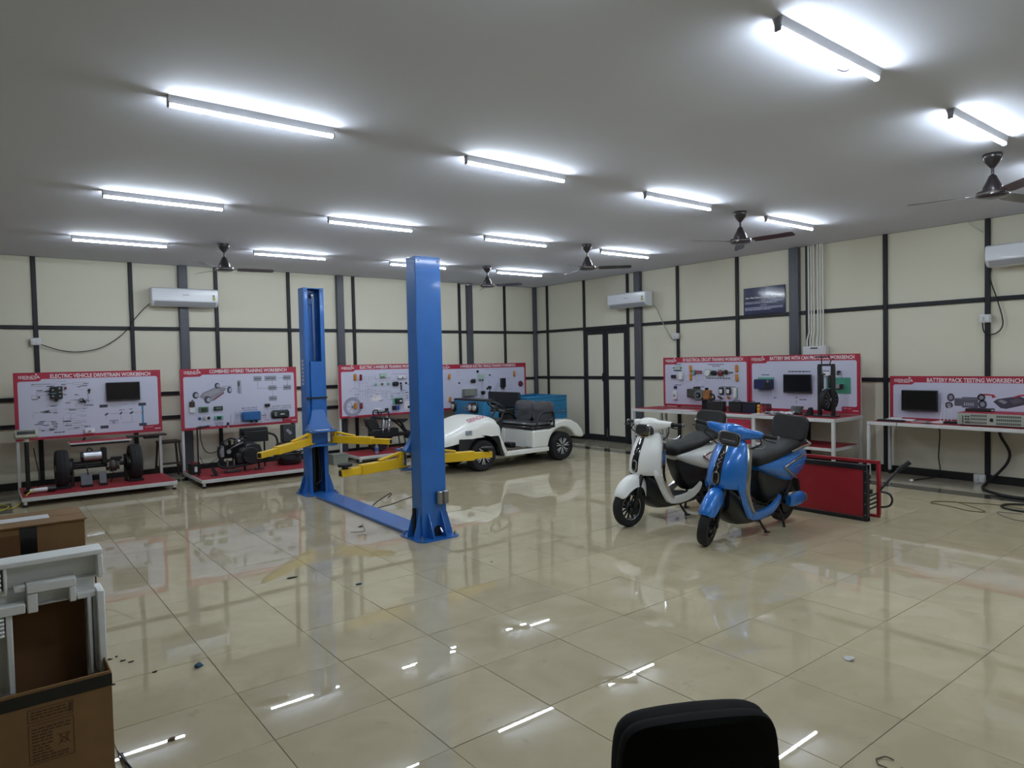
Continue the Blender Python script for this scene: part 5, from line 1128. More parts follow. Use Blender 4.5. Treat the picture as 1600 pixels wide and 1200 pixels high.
# ------------------------------------------------------------------ white two-seat cart (world axes, facing -x)
CO = (-3.4, -3.18, 0)
CART = thing('golf_cart', 'white two-seat electric cart parked before the far corner', 'golf cart', CO)
def CM(): return MB(CO)
CW = mat('white_cart_body', 'ebebe6', .28, coat=.5); VINYL = mat('wrapped_grey_vinyl', '4a4a4e', .22, coat=.9, bump=.5, bscale=18); VBLACK = mat('black_cushion_side', '1d1c1d', .3, coat=.4)
yn, yf_, yc = -3.70, -2.66, -3.18
RW = .255
for x in (-4.23, -2.52):
    for y, s in ((yn+.10, -1), (yf_-.10, 1)):
        mt, mr = CM(), CM(); wheel(mt, mr, (x, y, RW), (0, 1, 0), RW, .2, .60, rimmat=BLACKM, n=36)
        face = y+s*.082
        for k in range(7):
            a = k*2*PI/7+.2
            for da in (-.16, .16):
                mr.beam((x+.035*math.cos(a), face, RW+.035*math.sin(a)), (x+.145*math.cos(a+da), face+s*.005, RW+.145*math.sin(a+da)), .012, .02, mat('alloy_spoke', 'd0d1d3', .35, .35), .002, up=(0, 1, 0))
        mr.cyl((x, y, RW), (x, y+s*.07, RW), .135, BLACKM, n=24); mr.lathe([(.03, 0), (.028, .02), (.001, .024)], (x, face, RW), (0, s, 0), CHROME, n=14)
        mt.build('tyre', CART); mr.build('alloy_rim', CART)
# rear body and seat box: side outline with a wheel arch, full width
cx, cz, ra = -2.52, .255, .335
arch = [(cx+ra*math.cos(R(a)), cz+ra*math.sin(R(a))) for a in range(172, 20, -8)]
side = [(-3.20, .27), (-3.20, .575), (-2.80, .575), (-2.74, .61), (-2.70, .67), (-2.60, .705), (-2.45, .72), (-2.30, .70), (-2.16, .63), (-2.06, .53), (-2.00, .42), (-2.0, .385), (-2.06, .375)]
mb = CM(); mb.prism(side+list(reversed(arch))+[(-2.86, .27)], yn, yn+.24, CW); mb.build('near_rear_fender', CART, bevel=.03)
mb = CM(); mb.prism(side+list(reversed(arch))+[(-2.86, .27)], yf_-.24, yf_, CW); mb.build('far_rear_fender', CART, bevel=.03)
mb = CM(); mb.prism([(-3.19, .22), (-3.19, .574), (-2.82, .574), (-2.72, .60), (-2.62, .66), (-2.45, .68), (-2.2, .62), (-2.06, .48), (-2.04, .40), (-2.2, .36), (-2.86, .24)], yn+.23, yf_-.23, CW); mb.build('seat_box', CART, bevel=.015)
mb = CM(); mb.box(-2.9, -2.1, yn+.25, yf_-.25, .2, .34, BLACKM); mb.cyl((-2.52, yn+.1, RW), (-2.52, yf_-.1, RW), .04, DARK); mb.cyl((-4.23, yn+.1, RW), (-4.23, yf_-.1, RW), .03, DARK); mb.box(-4.7, -3.2, yn+.3, yf_-.3, .18, .24, BLACKM); mb.build('chassis', CART)
# sills and floor
for y0, y1 in ((yn+.0, yn+.06), (yf_-.06, yf_)):
    mb = CM(); mb.box(-3.80, -2.84, y0, y1, .195, .275, CW, .012); mb.beam((-3.77, (y0+y1)/2, .235), (-3.93, (y0+y1)/2, .555), .06, .07, CW, .012); mb.build('sill', CART)
mb = CM(); mb.box(-3.82, -3.19, yn+.06, yf_-.06, .255, .275, mat('brown_floor_mat', '4f463a', .8), .003); mb.build('floor_mat_or_shade', CART)
mb = CM(); mb.box(-3.42, -3.30, yn+.35, yf_-.5, .276, .36, BLACK, .01); mb.build('pedal_box', CART)
# front
rg = []
for x, hw, zt, zb in keys([(-5.10, .26, .51, .44), (-5.06, .36, .555, .44), (-4.92, .46, .625, .45), (-4.70, .515, .72, .49), (-4.45, .525, .825, .545), (-4.2, .525, .888, .555), (-4.02, .52, .875, .555), (-3.92, .515, .83, .555), (-3.88, .505, .76, .555)], 3):
    n = 18; ro = []
    for k in range(n+1):
        a = PI*k/n; c, s_ = math.cos(a), math.sin(a)
        ro.append(V3((x, yc+hw*math.copysign(abs(c)**.5, c), zb+(zt-zb)*abs(s_)**.5)))
    ro += [V3((x, yc-hw*.9, zb-.004)), V3((x, yc+hw*.9, zb-.004))]
    rg.append(ro)
mb = CM(); mb.loft(rg, CW); HOOD = mb.build('hood', CART, ang=50)
mb = CM(); rg = []
for x, hw, z0, z1 in ((-5.12, .34, .26, .47), (-5.02, .45, .22, .50), (-4.8, .46, .22, .50), (-4.60, .36, .24, .54), (-3.95, .36, .22, .55)):
    rg.append([V3((x, yc+hw*a, (z0+z1)/2+(z1-z0)/2*b)) for a, b in sup(16, 4)])
mb.loft(rg, BLACK); mb.box(-5.15, -5.08, yc-.4, yc+.4, .30, .40, mat('dark_bumper', '25272e', .4), .02); mb.build('front_bumper', CART)
a2 = [(-4.23+.32*math.cos(R(a)), .25+.32*math.sin(R(a))) for a in range(165, 8, -9)]
for y0, y1 in ((yn-.005, yn+.26), (yf_-.26, yf_+.005)):
    mb = CM(); mb.prism([(-4.72, .34), (-4.70, .555), (-3.93, .555), (-3.90, .50), (-3.83, .21), (-3.90, .21)]+list(reversed(a2)), y0, y1, BLACK); mb.build('front_fender', CART, bevel=.012)
mb = CM(); mb.prism([(-3.97, .555), (-3.94, .78), (-3.86, .84), (-3.80, .80), (-3.86, .56), (-3.85, .28), (-3.93, .28)], yn+.03, yf_-.03, BLACK); mb.build('dash_cowl', CART, bevel=.01)
for y in (yn-.001+.12, yf_+.001-.12):
    s = -1 if y < yc else 1
LEN = mat('headlamp_lens', 'a9adb2', .2, .3)
for s in (-1, 1):
    mb = CM(); mb.box(-4.58, -4.46, yc+s*.522-.014, yc+s*.522+.014, .61, .68, LEN, .006)
    for k in range(4): mb.box(-4.57+k*.028, -4.56+k*.028, yc+s*.537-.003, yc+s*.537+.003, .615, .675, GREYP)
    o = mb.build('headlamp', CART); 
HL = mat('hood_lettering', 'b0566a', .5)
o = lettering('ISIEINDIA', 0, .34, 0, .09, 0, HL, CART, 'hood_lettering', .015)
o.matrix_local = Matrix.Translation((-4.46-CO[0], -3.575-CO[1], .822)) @ Matrix.Rotation(R(-10), 4, 'Y') @ Matrix.Rotation(R(-60), 4, 'X')
mb = CM(); mb.cyl((-3.86, -3.38, .80), (-3.72, -3.38, 1.0), .022, BLACK, n=12); mb.cyl((-3.95, -3.38, .68), (-3.84, -3.38, .83), .04, BLACK, n=12); mb.build('steering_column', CART)
mb = CM(); d = V3((.14, 0, .2)).normalized(); u = V3((0, 1, 0)); v = d.cross(u); c = V3((-3.715, -3.38, 1.005))
mb.tube([c+(u*math.cos(2*PI*k/20)+v*math.sin(2*PI*k/20))*.175 for k in range(20)], .015, BLACK, 8, 1, True)
for k in range(3):
    a = 2*PI*k/3+.4; mb.beam(c-d*.02, c+(u*math.cos(a)+v*math.sin(a))*.17, .03, .008, STEEL, .003, up=d)
mb.cyl(c-d*.05, c-d*.005, .045, BLACK, n=16); mb.build('steering_wheel', CART)
# seat
mb = CM(); mb.box(-3.21, -2.72, yn+.0, yf_-.0, .58, .64, VBLACK, .02); mb.build('seat_frame', CART)
mb = CM(); mb.box(-3.20, -2.75, yn+.01, yf_-.01, .64, .70, VINYL, .028); mb.build('seat_cushion', CART)
for y0, y1 in ((yn+.02, yc-.005), (yc+.005, yf_-.02)):
    n = 12; out = rrect(y0, y1, .70, 1.045, .10, 6); rg = []
    for x, k in ((-2.80, .02), (-2.795, .0), (-2.74, .0), (-2.715, .02)):
        rg.append([V3((x+.10*(z-.7), (y0+y1)/2+(y-(y0+y1)/2)*(1-k*2), .87+(z-.87)*(1-k*2))) for y, z in out])
    mb = CM(); mb.loft(rg, VINYL); mb.build('seat_back', CART, ang=50)
mb = CM(); mb.box(-2.70, -2.66, yn+.1, yf_-.1, .62, .9, BLACKM, .005); mb.build('back_support', CART)
for y in (yn+.005, yf_-.005):
    mb = CM(); mb.tube([(-3.12, y, .60), (-3.10, y, .68), (-3.03, y, .83), (-2.96, y, .86), (-2.80, y, .875), (-2.735, y, .86), (-2.72, y, .80), (-2.72, y, .60)], .017, BLACKM, 10); mb.build('armrest', CART)
# ------------------------------------------------------------------ blue cargo three-wheeler behind the cart (facing -x)
TO = (-2.0, -1.55, 0)
TR = thing('cargo_trike', 'blue cargo three-wheeler with black seat back, behind the white cart', 'three wheeler', TO)
def TM(): return MB(TO)
TB = mat('trike_blue', '2f7fae', .4, coat=.2, var=.05)
y0, y1 = -2.08, -1.03
mb = TM(); rg = []
for x, a, b, z0, z1 in ((-3.06, y0+.02, y1-.02, .60, 1.0), (-3.02, y0, y1, .52, 1.03), (-2.90, y0, y1, .42, 1.035)):
    rg.append([V3((x, a, z0)), V3((x, b, z0)), V3((x, b, z1)), V3((x, a, z1))])
mb.loft(rg, TB); mb.box(-2.98, -2.1, y0, y1, .40, .46, TB, .01); mb.box(-2.98, -2.70, y0, y0+.03, .44, .80, TB, .01); mb.box(-2.98, -2.70, y1-.03, y1, .44, .80, TB, .01); mb.build('front_cowl', TR)
mb = TM(); mb.box(-3.05, -2.78, y0+.0, y1, 1.0, 1.045, BLACK, .012); mb.build('dashboard', TR)
HS = mat('lamp_housing_black', '131316', .3)
for yy, hy, ks in ((-1.06, .09, (0,)), (-1.75, .16, (-1, 1))):
    mb = TM(); mb.box(-3.10, -3.04, yy-hy, yy+hy, .78, .985, HS, .03); h = mb.build('headlamp_housing', TR)
    for k in ks:
        mb = TM(); mb.lathe([(.055, 0), (.06, .004), (.05, .02), (.001, .028)], (-3.095, yy+k*.072, .88), (-1, 0, 0), mat('headlamp_glass', 'c9c9c9', .12, .2, coat=.5), n=18); mb.lathe([(.068, 0), (.066, .012), (.058, .012)], (-3.098, yy+k*.072, .88), (-1, 0, 0), CHROME, n=20, caps=False); mb.build('headlamp', h)
mb = TM(); mb.box(-3.072, -3.06, -1.58, -1.40, .86, .90, mat('trike_badge', '6f8f94', .3, .5), .004); mb.box(-3.072, -3.06, -1.56, -1.42, .82, .835, GREYP, .002); mb.build('front_badge', TR)
mb = TM(); mb.prism([(-3.02, .42), (-3.06, .60), (-3.3, .56), (-3.36, .44), (-3.30, .42), (-3.22, .5), (-3.1, .48)], -1.66, -1.44, BLACK); mb.build('front_mudguard', TR, bevel=.01)
mt, mr = TM(), TM(); wheel(mt, mr, (-3.15, -1.55, .23), (0, 1, 0), .23, .10, .55, rimmat=STEEL); mr.cyl((-3.15, -1.59, .23), (-3.15, -1.51, .23), .12, DARK, n=20); mt.build('tyre', TR); mr.build('rim', TR)
mb = TM(); mb.beam((-3.15, -1.63, .23), (-2.95, -1.63, .6), .03, .05, BLACKM); mb.beam((-3.15, -1.47, .23), (-2.95, -1.47, .6), .03, .05, BLACKM); mb.build('front_fork', TR)
mb = TM(); mb.tube([(-2.72, -1.95, .95), (-2.78, -1.75, .97), (-2.82, -1.55, .94), (-2.78, -1.35, .97), (-2.72, -1.15, .95)], .014, BLACK); mb.cyl((-2.95, -1.55, .7), (-2.82, -1.55, .94), .03, BLACK, n=12); mb.build('handlebar', TR)
mb = TM(); mb.cyl((-2.73, -1.9, .95), (-2.71, -2.0, .945), .02, BLACK, n=10); mb.build('handle_grip', TR)
mb = TM(); mb.cyl((-2.85, -2.0, 1.1), (-2.86, -2.02, 1.26), .008, BLACK, n=8); mb.box(-2.88, -2.86, -2.08, -1.97, 1.24, 1.30, BLACK, .008); mb.build('mirror', TR)
mb = TM(); mb.box(-2.62, -2.14, y0+.05, y1-.05, .46, .74, BLACKM, .01); mb.box(-2.66, -2.16, y0+.04, y1-.04, .74, .82, BLACK, .025); mb.build('seat', TR)
mb = TM(); mb.prism([(y, z) for y, z in rrect(-2.06, -1.04, .84, 1.145, .03, 3)], -2.20, -2.14, mat('trike_seat_back', '22262b', .5), 'yz'); mb.build('seat_back', TR, bevel=.012)
mb = TM(); mb.tube([(-2.25, y0+.03, .5), (-2.3, y0+.03, .7), (-2.6, y0+.03, .78), (-2.9, y0+.06, .70), (-2.98, y0+.08, .5)], .02, BLACK); mb.build('side_rail', TR)
# cargo bed: floor and four corrugated walls
bx0, bx1, by0, by1, bz0, bz1 = -1.96, -.88, -2.03, -1.02, .55, 1.015
mb = TM(); mb.box(bx0, bx1, by0, by1, bz0, bz0+.03, TB); mb.build('bed_floor', TR)
for q in ((bx0, bx1, by0, by0+.02), (bx0, bx1, by1-.02, by1), (bx0, bx0+.02, by0+.02, by1-.02), (bx1-.02, bx1, by0+.02, by1-.02)):
    mb = TM(); mb.box(*q, bz0+.03, bz1, TB, .003)
    for k in range(4):
        z = bz0+.11+k*.095
        e = .012
        if q[1]-q[0] > .5: mb.box(q[0]+.04, q[1]-.04, q[2]-e if q[2] == by0 else q[2]-.001, q[3]+.001 if q[2] == by0 else q[3]+e, z-.014, z+.014, TB, .008)
        else: mb.box(q[0]-e if q[0] == bx0 else q[0]-.001, q[1]+.001 if q[0] == bx0 else q[1]+e, q[2]+.04, q[3]-.04, z-.014, z+.014, TB, .008)
    if q[1]-q[0] > .5: mb.box(q[0], q[1], q[2]-.012, q[3]+.012, bz1, bz1+.02, TB, .006)
    else: mb.box(q[0], q[1], q[2], q[3], bz1, bz1+.02, TB, .006)
    mb.build('bed_wall', TR)
mb = TM(); mb.box(-1.2, -.95, by0-.03, by0-.012, .70, .72, STEEL, .003); mb.cyl((-1.08, by0-.02, .71), (-1.0, by0-.05, .71), .014, STEEL, n=10); mb.build('bed_latch', TR)
for y in (-1.98, -1.07):
    mt, mr = TM(), TM(); wheel(mt, mr, (-1.35, y, .23), (0, 1, 0), .23, .11, .55, rimmat=STEEL); mr.cyl((-1.35, y-.04, .23), (-1.35, y+.04, .23), .12, DARK, n=20); mt.build('tyre', TR); mr.build('rim', TR)
mb = TM(); mb.box(-2.9, -.95, -1.75, -1.68, .33, .40, BLACKM, .004); mb.box(-2.9, -.95, -1.42, -1.35, .33, .40, BLACKM, .004); mb.cyl((-1.35, -1.98, .23), (-1.35, -1.07, .23), .035, BLACKM); mb.box(-1.6, -1.1, -1.7, -1.4, .2, .33, DARK, .01); mb.box(-1.8, -.95, -1.75, -1.35, .40, .548, BLACKM); mb.build('chassis', TR)
# ------------------------------------------------------------------ things on the long right-hand bench (top at z=.858)
ZT = .8585
def bench_box(name, label, cat, y0, y1, x0, x1, h, m, grp=None, lid=None):
    t = thing(name, label, cat, ((x0+x1)/2, (y0+y1)/2, ZT), 0, grp)
    a, b = abs(x1-x0)/2, abs(y1-y0)/2
    mb = MB(); mb.box(-a, a, -b, b, 0, h, m, .006); mb.build('case', t)
    if lid:
        mb = MB(); mb.box(-a-.002, a+.002, -b-.002, b+.002, h+.0005, h+.018, lid, .005)
        mb.tube([(0, -b*.6, h+.018), (0, -b*.4, h+.035), (0, b*.4, h+.035), (0, b*.6, h+.018)], .006, CABLE, 6); mb.build('lid', t)
    return t
BB = mat('battery_black', '1a1b1f', .4)
bench_box('battery_pack', 'black battery box on the bench, nearest the motor cutaway', 'battery', -5.91, -5.60, -.99, -.87, .145, BB, 'battery boxes on the bench', BLACK)
bench_box('battery_pack', 'black battery box on the bench, left of the dark navy box', 'battery', -6.265, -6.03, -.99, -.87, .155, BB, 'battery boxes on the bench', BLACK)
bench_box('battery_pack', 'dark navy battery box on the bench, right of two black boxes', 'battery', -6.52, -6.285, -1.0, -.85, .15, mat('battery_navy', '191c33', .4), 'battery boxes on the bench', BLACK)
for k, (c1, c2, nm) in enumerate((('c8a032', 'a82e2a', 'yellow and red'), ('8a2330', 'b05030', 'dark red and orange'), ('5a1f2a', '7a2a30', 'maroon'))):
    t = thing('cell_pack', '%s cell module standing at right of the navy battery box' % nm, 'battery', (-.90, -6.565-k*.055, ZT), 0, 'cell modules')
    mb = MB(); mb.box(-.08, .08, -.024, .024, 0, .14, mat('cell_%d' % k, c1, .4), .004); mb.build('cells', t)
    mb = MB(); mb.box(-.081, .081, -.0245, .0245, .035, .05, mat('cell_strip_%d' % k, c2, .4)); mb.box(-.081, .081, -.0245, .0245, .09, .105, mat('cell_strip_%d' % k, c2, .4)); mb.box(-.07, .07, -.015, .015, .1405, .15, BLACK); mb.build('strips', t)
t = thing('tablet', 'dark tablet leaning on a stand before the screen of the long bench', 'tablet', (-.80, -7.10, ZT), R(-90))
mb = MB(); mb.beam((-.0, -.03, .012), (0, .03, .125), .20, .012, mat('tablet_case', '3a2522', .4), .003); mb.box(-.08, .08, -.0, .06, 0, .01, BLACK, .003); mb.build('tablet_body', t)
mb = MB(); mb.beam((-.0, -.037, .02), (0, .021, .128), .18, .004, SCREEN); mb.build('tablet_screen', t)
rr = random.Random(4)
for k, (x, y, a, nm) in enumerate(((-1.06, -6.68, 10, 'leftmost flat'), (-1.02, -6.85, -14, 'middle crumpled'), (-1.0, -7.0, 22, 'upper crumpled'), (-1.08, -7.02, -8, 'rightmost'))):
    mb = MB(); n = 5; hgt = .006 if k in (0, 3) else .05
    P = [[V3((-.105+.21*i/n, -.148+.296*j/n, .002+k*.0045+hgt*rr.random())) for j in range(n+1)] for i in range(n+1)]
    mb.X = Matrix.Rotation(R(a), 4, 'Z'); mb.loft(P, PAPER, False, False, False)
    o = mb.build('paper_sheet', loc=(x, y, ZT)); tag(o, 'white paper sheet on the long bench, %s of the pile by the navy box' % nm, 'paper', 'papers on the long bench')
    s = o.modifiers.new('thickness', 'SOLIDIFY'); s.thickness = .0012
mb = MB(); mb.X = Matrix.Rotation(R(5), 4, 'Z'); mb.box(-.1, .1, -.28, .28, 0, .003, PAPER); o = mb.build('paper_sheet', loc=(-1.08, -5.15, ZT)); tag(o, 'white paper sheets at front left of the long bench', 'paper', 'papers on the long bench')
t = thing('cutaway_motor', 'cutaway motor with orange plywood block on a black stand, on the long bench', 'motor', (-.78, -5.42, ZT), R(-90))
mb = MB(); mb.box(-.04, .04, -.04, .04, 0, .16, DARK, .006); mb.box(-.15, .17, -.07, .07, .16, .175, BLACKM, .003); mb.build('stand', t)
mb = MB(); mb.cyl((-.10, -.05, .25), (-.10, .06, .25), .085, mat('motor_grey', '7d8180', .45, .5), n=24); mb.cyl((-.10, -.06, .25), (-.10, -.05, .25), .05, DARK, n=20); mb.cyl((-.10, -.075, .25), (-.10, -.06, .25), .02, STEEL, n=12); mb.build('motor_disc', t)
mb = MB(); mb.box(-.01, .12, -.05, .05, .176, .34, mat('plywood_orange', '8a5a33', .6, var=.15, scale=20), .01); mb.cyl((.04, 0, .34), (.04, 0, .38), .03, DARK, n=12); mb.box(.0, .1, -.052, -.05, .22, .24, ORANGE); mb.build('wood_block', t)
mb = MB(); mb.tube([(.12, 0, .27), (.18, -.01, .26), (.2, -.01, .2), (.16, -.01, .19)], .016, BLACK); mb.build('cable_loop', t)
t = thing('charger_dock', 'small black wedge charger left of the black wheel stand', 'charger', (-.92, -7.36, ZT), R(-90))
mb = MB(); mb.prism([(-.06, 0), (.06, 0), (.05, .12), (.02, .13)], -.04, .04, BLACK, 'xz'); mb.build('dock', t, bevel=.01); mb = MB(); mb.box(-.05, .05, -.05, -.041, .0, .02, BLACKM, .003); mb.build('dock_foot', t)
# hub wheel in a tall black stand
t = thing('wheel_stand', 'tall black stand holding an upright hub wheel on the long bench', 'wheel stand', (-.90, -7.62, ZT), R(-90))
for x in (-.10, .10):
    mb = MB(); mb.box(x-.022, x+.022, -.03, .03, .018, .74, BLACKM, .004); mb.build('upright', t)
mb = MB(); mb.box(-.122, .122, -.022, .022, .735, .765, BLACKM, .004); mb.build('cross_bar', t)
mb = MB(); mb.box(-.22, .16, -.09, .09, 0, .018, BLACKM, .004); mb.build('base', t)
mb = MB(); mb.box(-.16, .05, -.012, .012, .86, .88, BLACKM, .003); mb.cyl((-.07, 0, .76), (-.07, 0, .86), .008, BLACKM, n=8); mb.tube([(.05, 0, .76), (.08, 0, .83), (.12, 0, .835)], .008, BLACKM); mb.build('top_handle', t)
mb = MB(); mb.box(-.078, -.045, -.02, .02, .40, .62, BLACK, .006); mb.box(.03, .078, -.03, .03, .42, .60, BLACK, .012); mb.cyl((-.06, 0, .62), (-.06, 0, .68), .012, STEEL, n=10); mb.build('damper', t)
mt, mr = MB(), MB(); wheel(mt, mr, (.03, 0, .245), (1, -.25, 0), .165, .09, .80, rimmat=BLACKM, n=30)
d = V3((1, -.25, 0)).normalized(); u = V3((0, 0, 1)); v = d.cross(u); c = V3((.03, 0, .245))
mr.cyl(c-d*.02, c+d*.045, .135, BLACK, n=26); mr.lathe([(.035, .045), (.035, .06), (.02, .065), (.001, .065)], c, d, STEEL, n=16)
for k in range(12):
    a = 2*PI*k/12; mr.beam(c+d*.048+(u*math.cos(a)+v*math.sin(a))*.05, c+d*.048+(u*math.cos(a)+v*math.sin(a))*.125, .009, .006, ALU, .001, up=d)
mt.build('tyre', t); mr.build('hub', t)
# ------------------------------------------------------------------ things on the right-edge table (top z=.812)
Z7 = .8125
t = thing('power_supply', 'large grey power supply box with vent grilles at the right edge of the table', 'power supply', (-.44, -9.58, Z7), R(-90))
PS = mat('psu_grey', 'a6aba0', .45)
mb = MB(); mb.box(-.36, .36, -.22, .22, .012, .16, PS, .005); mb.build('case', t)
mb = MB(); mb.box(-.36, .36, -.218, .22, .1605, .166, RED, .002); mb.build('red_lid', t)
mb = MB(); mb.box(-.345, -.325, -.228, -.2205, .02, .155, PS, .003); mb.box(-.30, -.29, -.232, -.2205, .03, .13, mat('psu_dark', '5d6058', .5), .002); mb.build('front_handle', t)
for x0, x1 in ((-.21, -.03), (.07, .33)):
    for z in (.03, .075, .118):
        mb = MB(); mb.box(x0-(.06 if z == .03 and x0 < 0 else 0), x1, -.2225, -.2205, z, z+.026, mat('psu_vent', '4e5049', .7))
        for k in range(12): mb.box(x0+k*(x1-x0)/12, x0+k*(x1-x0)/12+.004, -.2245, -.2222, z, z+.026, PS)
        mb.build('vent_grille', t)
mb = MB(); mb.box(.005, .04, -.23, -.2205, .065, .105, BLACK, .003); mb.build('rocker_switch', t)
mb = MB()
for x, z in ((-.26, .12), (-.23, .12), (-.26, .085), (-.23, .085)): mb.cyl((x, -.22, z), (x, -.235, z), .009, BLACK, n=10)
mb.build('terminals', t)
for x in (-.32, .32):
    for y in (-.18, .18):
        mb = MB(); mb.cyl((x, y, 0), (x, y, .0118), .015, RUBBER, n=10); mb.build('rubber_foot', t)
t = thing('black_module', 'flat black module on top of the grey power supply', 'electronics box', (-.36, -9.37, Z7+.1665), R(-90))
mb = MB(); mb.box(-.13, .15, -.09, .09, 0, .038, BLACK, .006); mb.build('case', t); mb = MB(); mb.box(.14, .17, -.05, 0, .012, .024, WHITEP, .003); mb.build('white_plug', t)
t = thing('wifi_router', 'white router with four thin upright antennas on the right-edge table', 'router', (-.47, -8.93, Z7), R(-90))
mb = MB(); mb.prism([(-.11, 0), (.08, 0), (.08, .022), (.0, .026), (-.09, .008)], -.07, .07, WHITEP); mb.build('router_body', t)
for k, (x, y, l) in enumerate(((.0, .06, .03), (.05, .06, .01), (.10, .03, .02), (.15, .03, -.01))):
    mb = MB(); mb.cyl((x, y, .02), (x+l, y, .25 - (.03 if k > 1 else 0)), .005, WHITEP, n=8); mb.build('antenna', t)
mb = MB(); mb.box(.09, .24, -.06, .05, 0, .03, BLACK, .005); mb.build('black_modem', t)
t = thing('keyboard', 'black keyboard at the left end of the right-edge table', 'keyboard', (-.62, -8.43, Z7), R(-92))
mb = MB(); mb.box(-.21, .13, -.06, .06, 0, .018, BLACK, .004); mb.build('keyboard_body', t)
mb = MB()
for r_ in range(4):
    for k in range(11): mb.box(-.20+k*.029, -.176+k*.029, -.05+r_*.026, -.03+r_*.026, .0182, .023, BLACKM)
mb.build('keys', t)['kind'] = 'stuff'
t = thing('white_keyboard', 'white keyboard and mouse pad behind the black keyboard', 'keyboard', (-.44, -8.45, Z7), R(-86))
mb = MB(); mb.box(-.18, .17, -.06, .06, 0, .025, WHITEP, .006); mb.build('keyboard_body', t); mb = MB(); mb.box(-.14, .0, .0, .05, .0252, .04, WHITEP, .004); mb.build('adapter', t)
for k, (x, y, a, lb) in enumerate(((-.55, -8.72, 30, 'pinkish paper booklet'), (-.4, -8.7, -35, 'grey curled brochure'))):
    mb = MB(); mb.X = Matrix.Rotation(R(a), 4, 'Z'); mb.box(-.05, .05, -.09, .09, 0, .004, mat('paper_%d' % k, 'c09aa0' if k == 0 else '9a9a98', .7), .001); mb.box(-.048, .05, -.088, .088, .0042, .007, mat('paper_%d' % k), .001)
    tag(mb.build('booklet', loc=(x, y, Z7)), lb+' on the right-edge table by the keyboards', 'booklet')
t = thing('smartphone', 'black phone lying at front of the right-edge table', 'phone', (-.66, -8.87, Z7), R(-80))
mb = MB(); mb.box(-.04, .04, -.075, .075, 0, .009, BLACK, .003); mb.build('phone_body', t); mb = MB(); mb.box(-.037, .037, -.07, .07, .0091, .0098, SCREEN); mb.build('phone_screen', t)
cord([(-.08, -8.79, .80), (-.06, -8.8, .6), (-.05, -8.78, .3), (-.05, -8.8, .12), (-.09, -8.78, .03), (-.25, -8.72, .012), (-.5, -8.66, .012), (-.6, -8.65, .02)], .008, CABLE, 'mains_cable', 'black cable hanging under the right-edge table to a white plug')
t = thing('white_plug', 'small white plug on the floor under the right-edge table', 'plug', (-.62, -8.655, 0)); mb = MB(); mb.box(-.03, .03, -.02, .02, .002, .032, WHITEP, .008); mb.build('plug_body', t); mb = MB(); mb.cyl((-.03, 0, .016), (-.05, 0, .016), .004, STEEL, n=6); mb.build('pin', t)
cord([(-.08, -9.50, .81), (-.07, -9.52, .65), (-.07, -9.62, .45), (-.07, -9.6, .3), (-.07, -9.48, .13), (-.12, -9.42, .06), (-.3, -9.42, .018), (-.5, -9.46, .018), (-.75, -9.58, .018), (-.95, -9.9, .018), (-.9, -10.3, .018), (-.85, -10.8, .018)], .018, CABLE, 'thick_cable', 'thick black cable curving from the right-edge table over the floor')
wallbox((-.047, -9.30, .055), R(-90), 'white socket strip low on the skirting below the power supply')
cord([(-1.35, -10.4, .012), (-1.3, -10.15, .012), (-1.45, -9.98, .012), (-1.65, -10.02, .012), (-1.72, -10.25, .012), (-1.6, -10.5, .012)], .012, CABLE, 'loose_cable', 'thick black loose cable on the floor at the right edge')
cord([(-1.6, -10.3, .006), (-1.5, -9.95, .006), (-1.62, -9.65, .006), (-1.75, -9.40, .006), (-1.9, -9.38, .006), (-1.95, -9.6, .006), (-2.05, -9.8, .006), (-2.0, -9.95, .006), (-1.85, -9.82, .006), (-1.78, -9.6, .03), (-1.82, -9.58, .03)], .005, mat('olive_wire', '5d5632', .6), 'thin_wire', 'thin olive wire looped on the floor near the right wall')
cord([(-1.85, -10.25, .006), (-1.9, -10.05, .006), (-2.05, -10.12, .006), (-2.2, -10.3, .006), (-2.15, -10.45, .006)], .004, mat('grey_wire', '6d6a60', .6), 'thin_wire', 'short grey wire on the floor at the far right edge')
cord([(-6.86, -5.0, .006), (-6.72, -4.78, .006), (-6.4, -4.45, .006), (-6.25, -4.3, .006), (-6.25, -4.35, .006), (-6.4, -4.55, .006)], .005, CABLE, 'thin_wire', 'thin black wire bent on the floor behind the blue floor plate')
cord([(-6.84, -5.05, .006), (-6.55, -4.95, .006), (-6.3, -4.8, .006), (-6.0, -4.68, .006)], .005, CABLE, 'thin_wire', 'second thin black wire lying straight beside the blue floor plate')
cord([(-7.58, -5.95, .004), (-7.45, -6.0, .004), (-7.38, -5.85, .004), (-7.3, -5.65, .004)], .003, mat('grey_wire', '6d6a60', .6), 'thin_wire', 'fine grey wire bit on the floor left of the front lift post')
q = [(-7.60+.045*math.cos(2*PI*k/10), -11.36+.05*math.sin(2*PI*k/10), .004+.006*(k % 2)) for k in range(9)]
cord(q, .003, mat('brown_wire', '5a4334', .6), 'wire_loop', 'small loop of brown wire on the floor at the bottom edge')
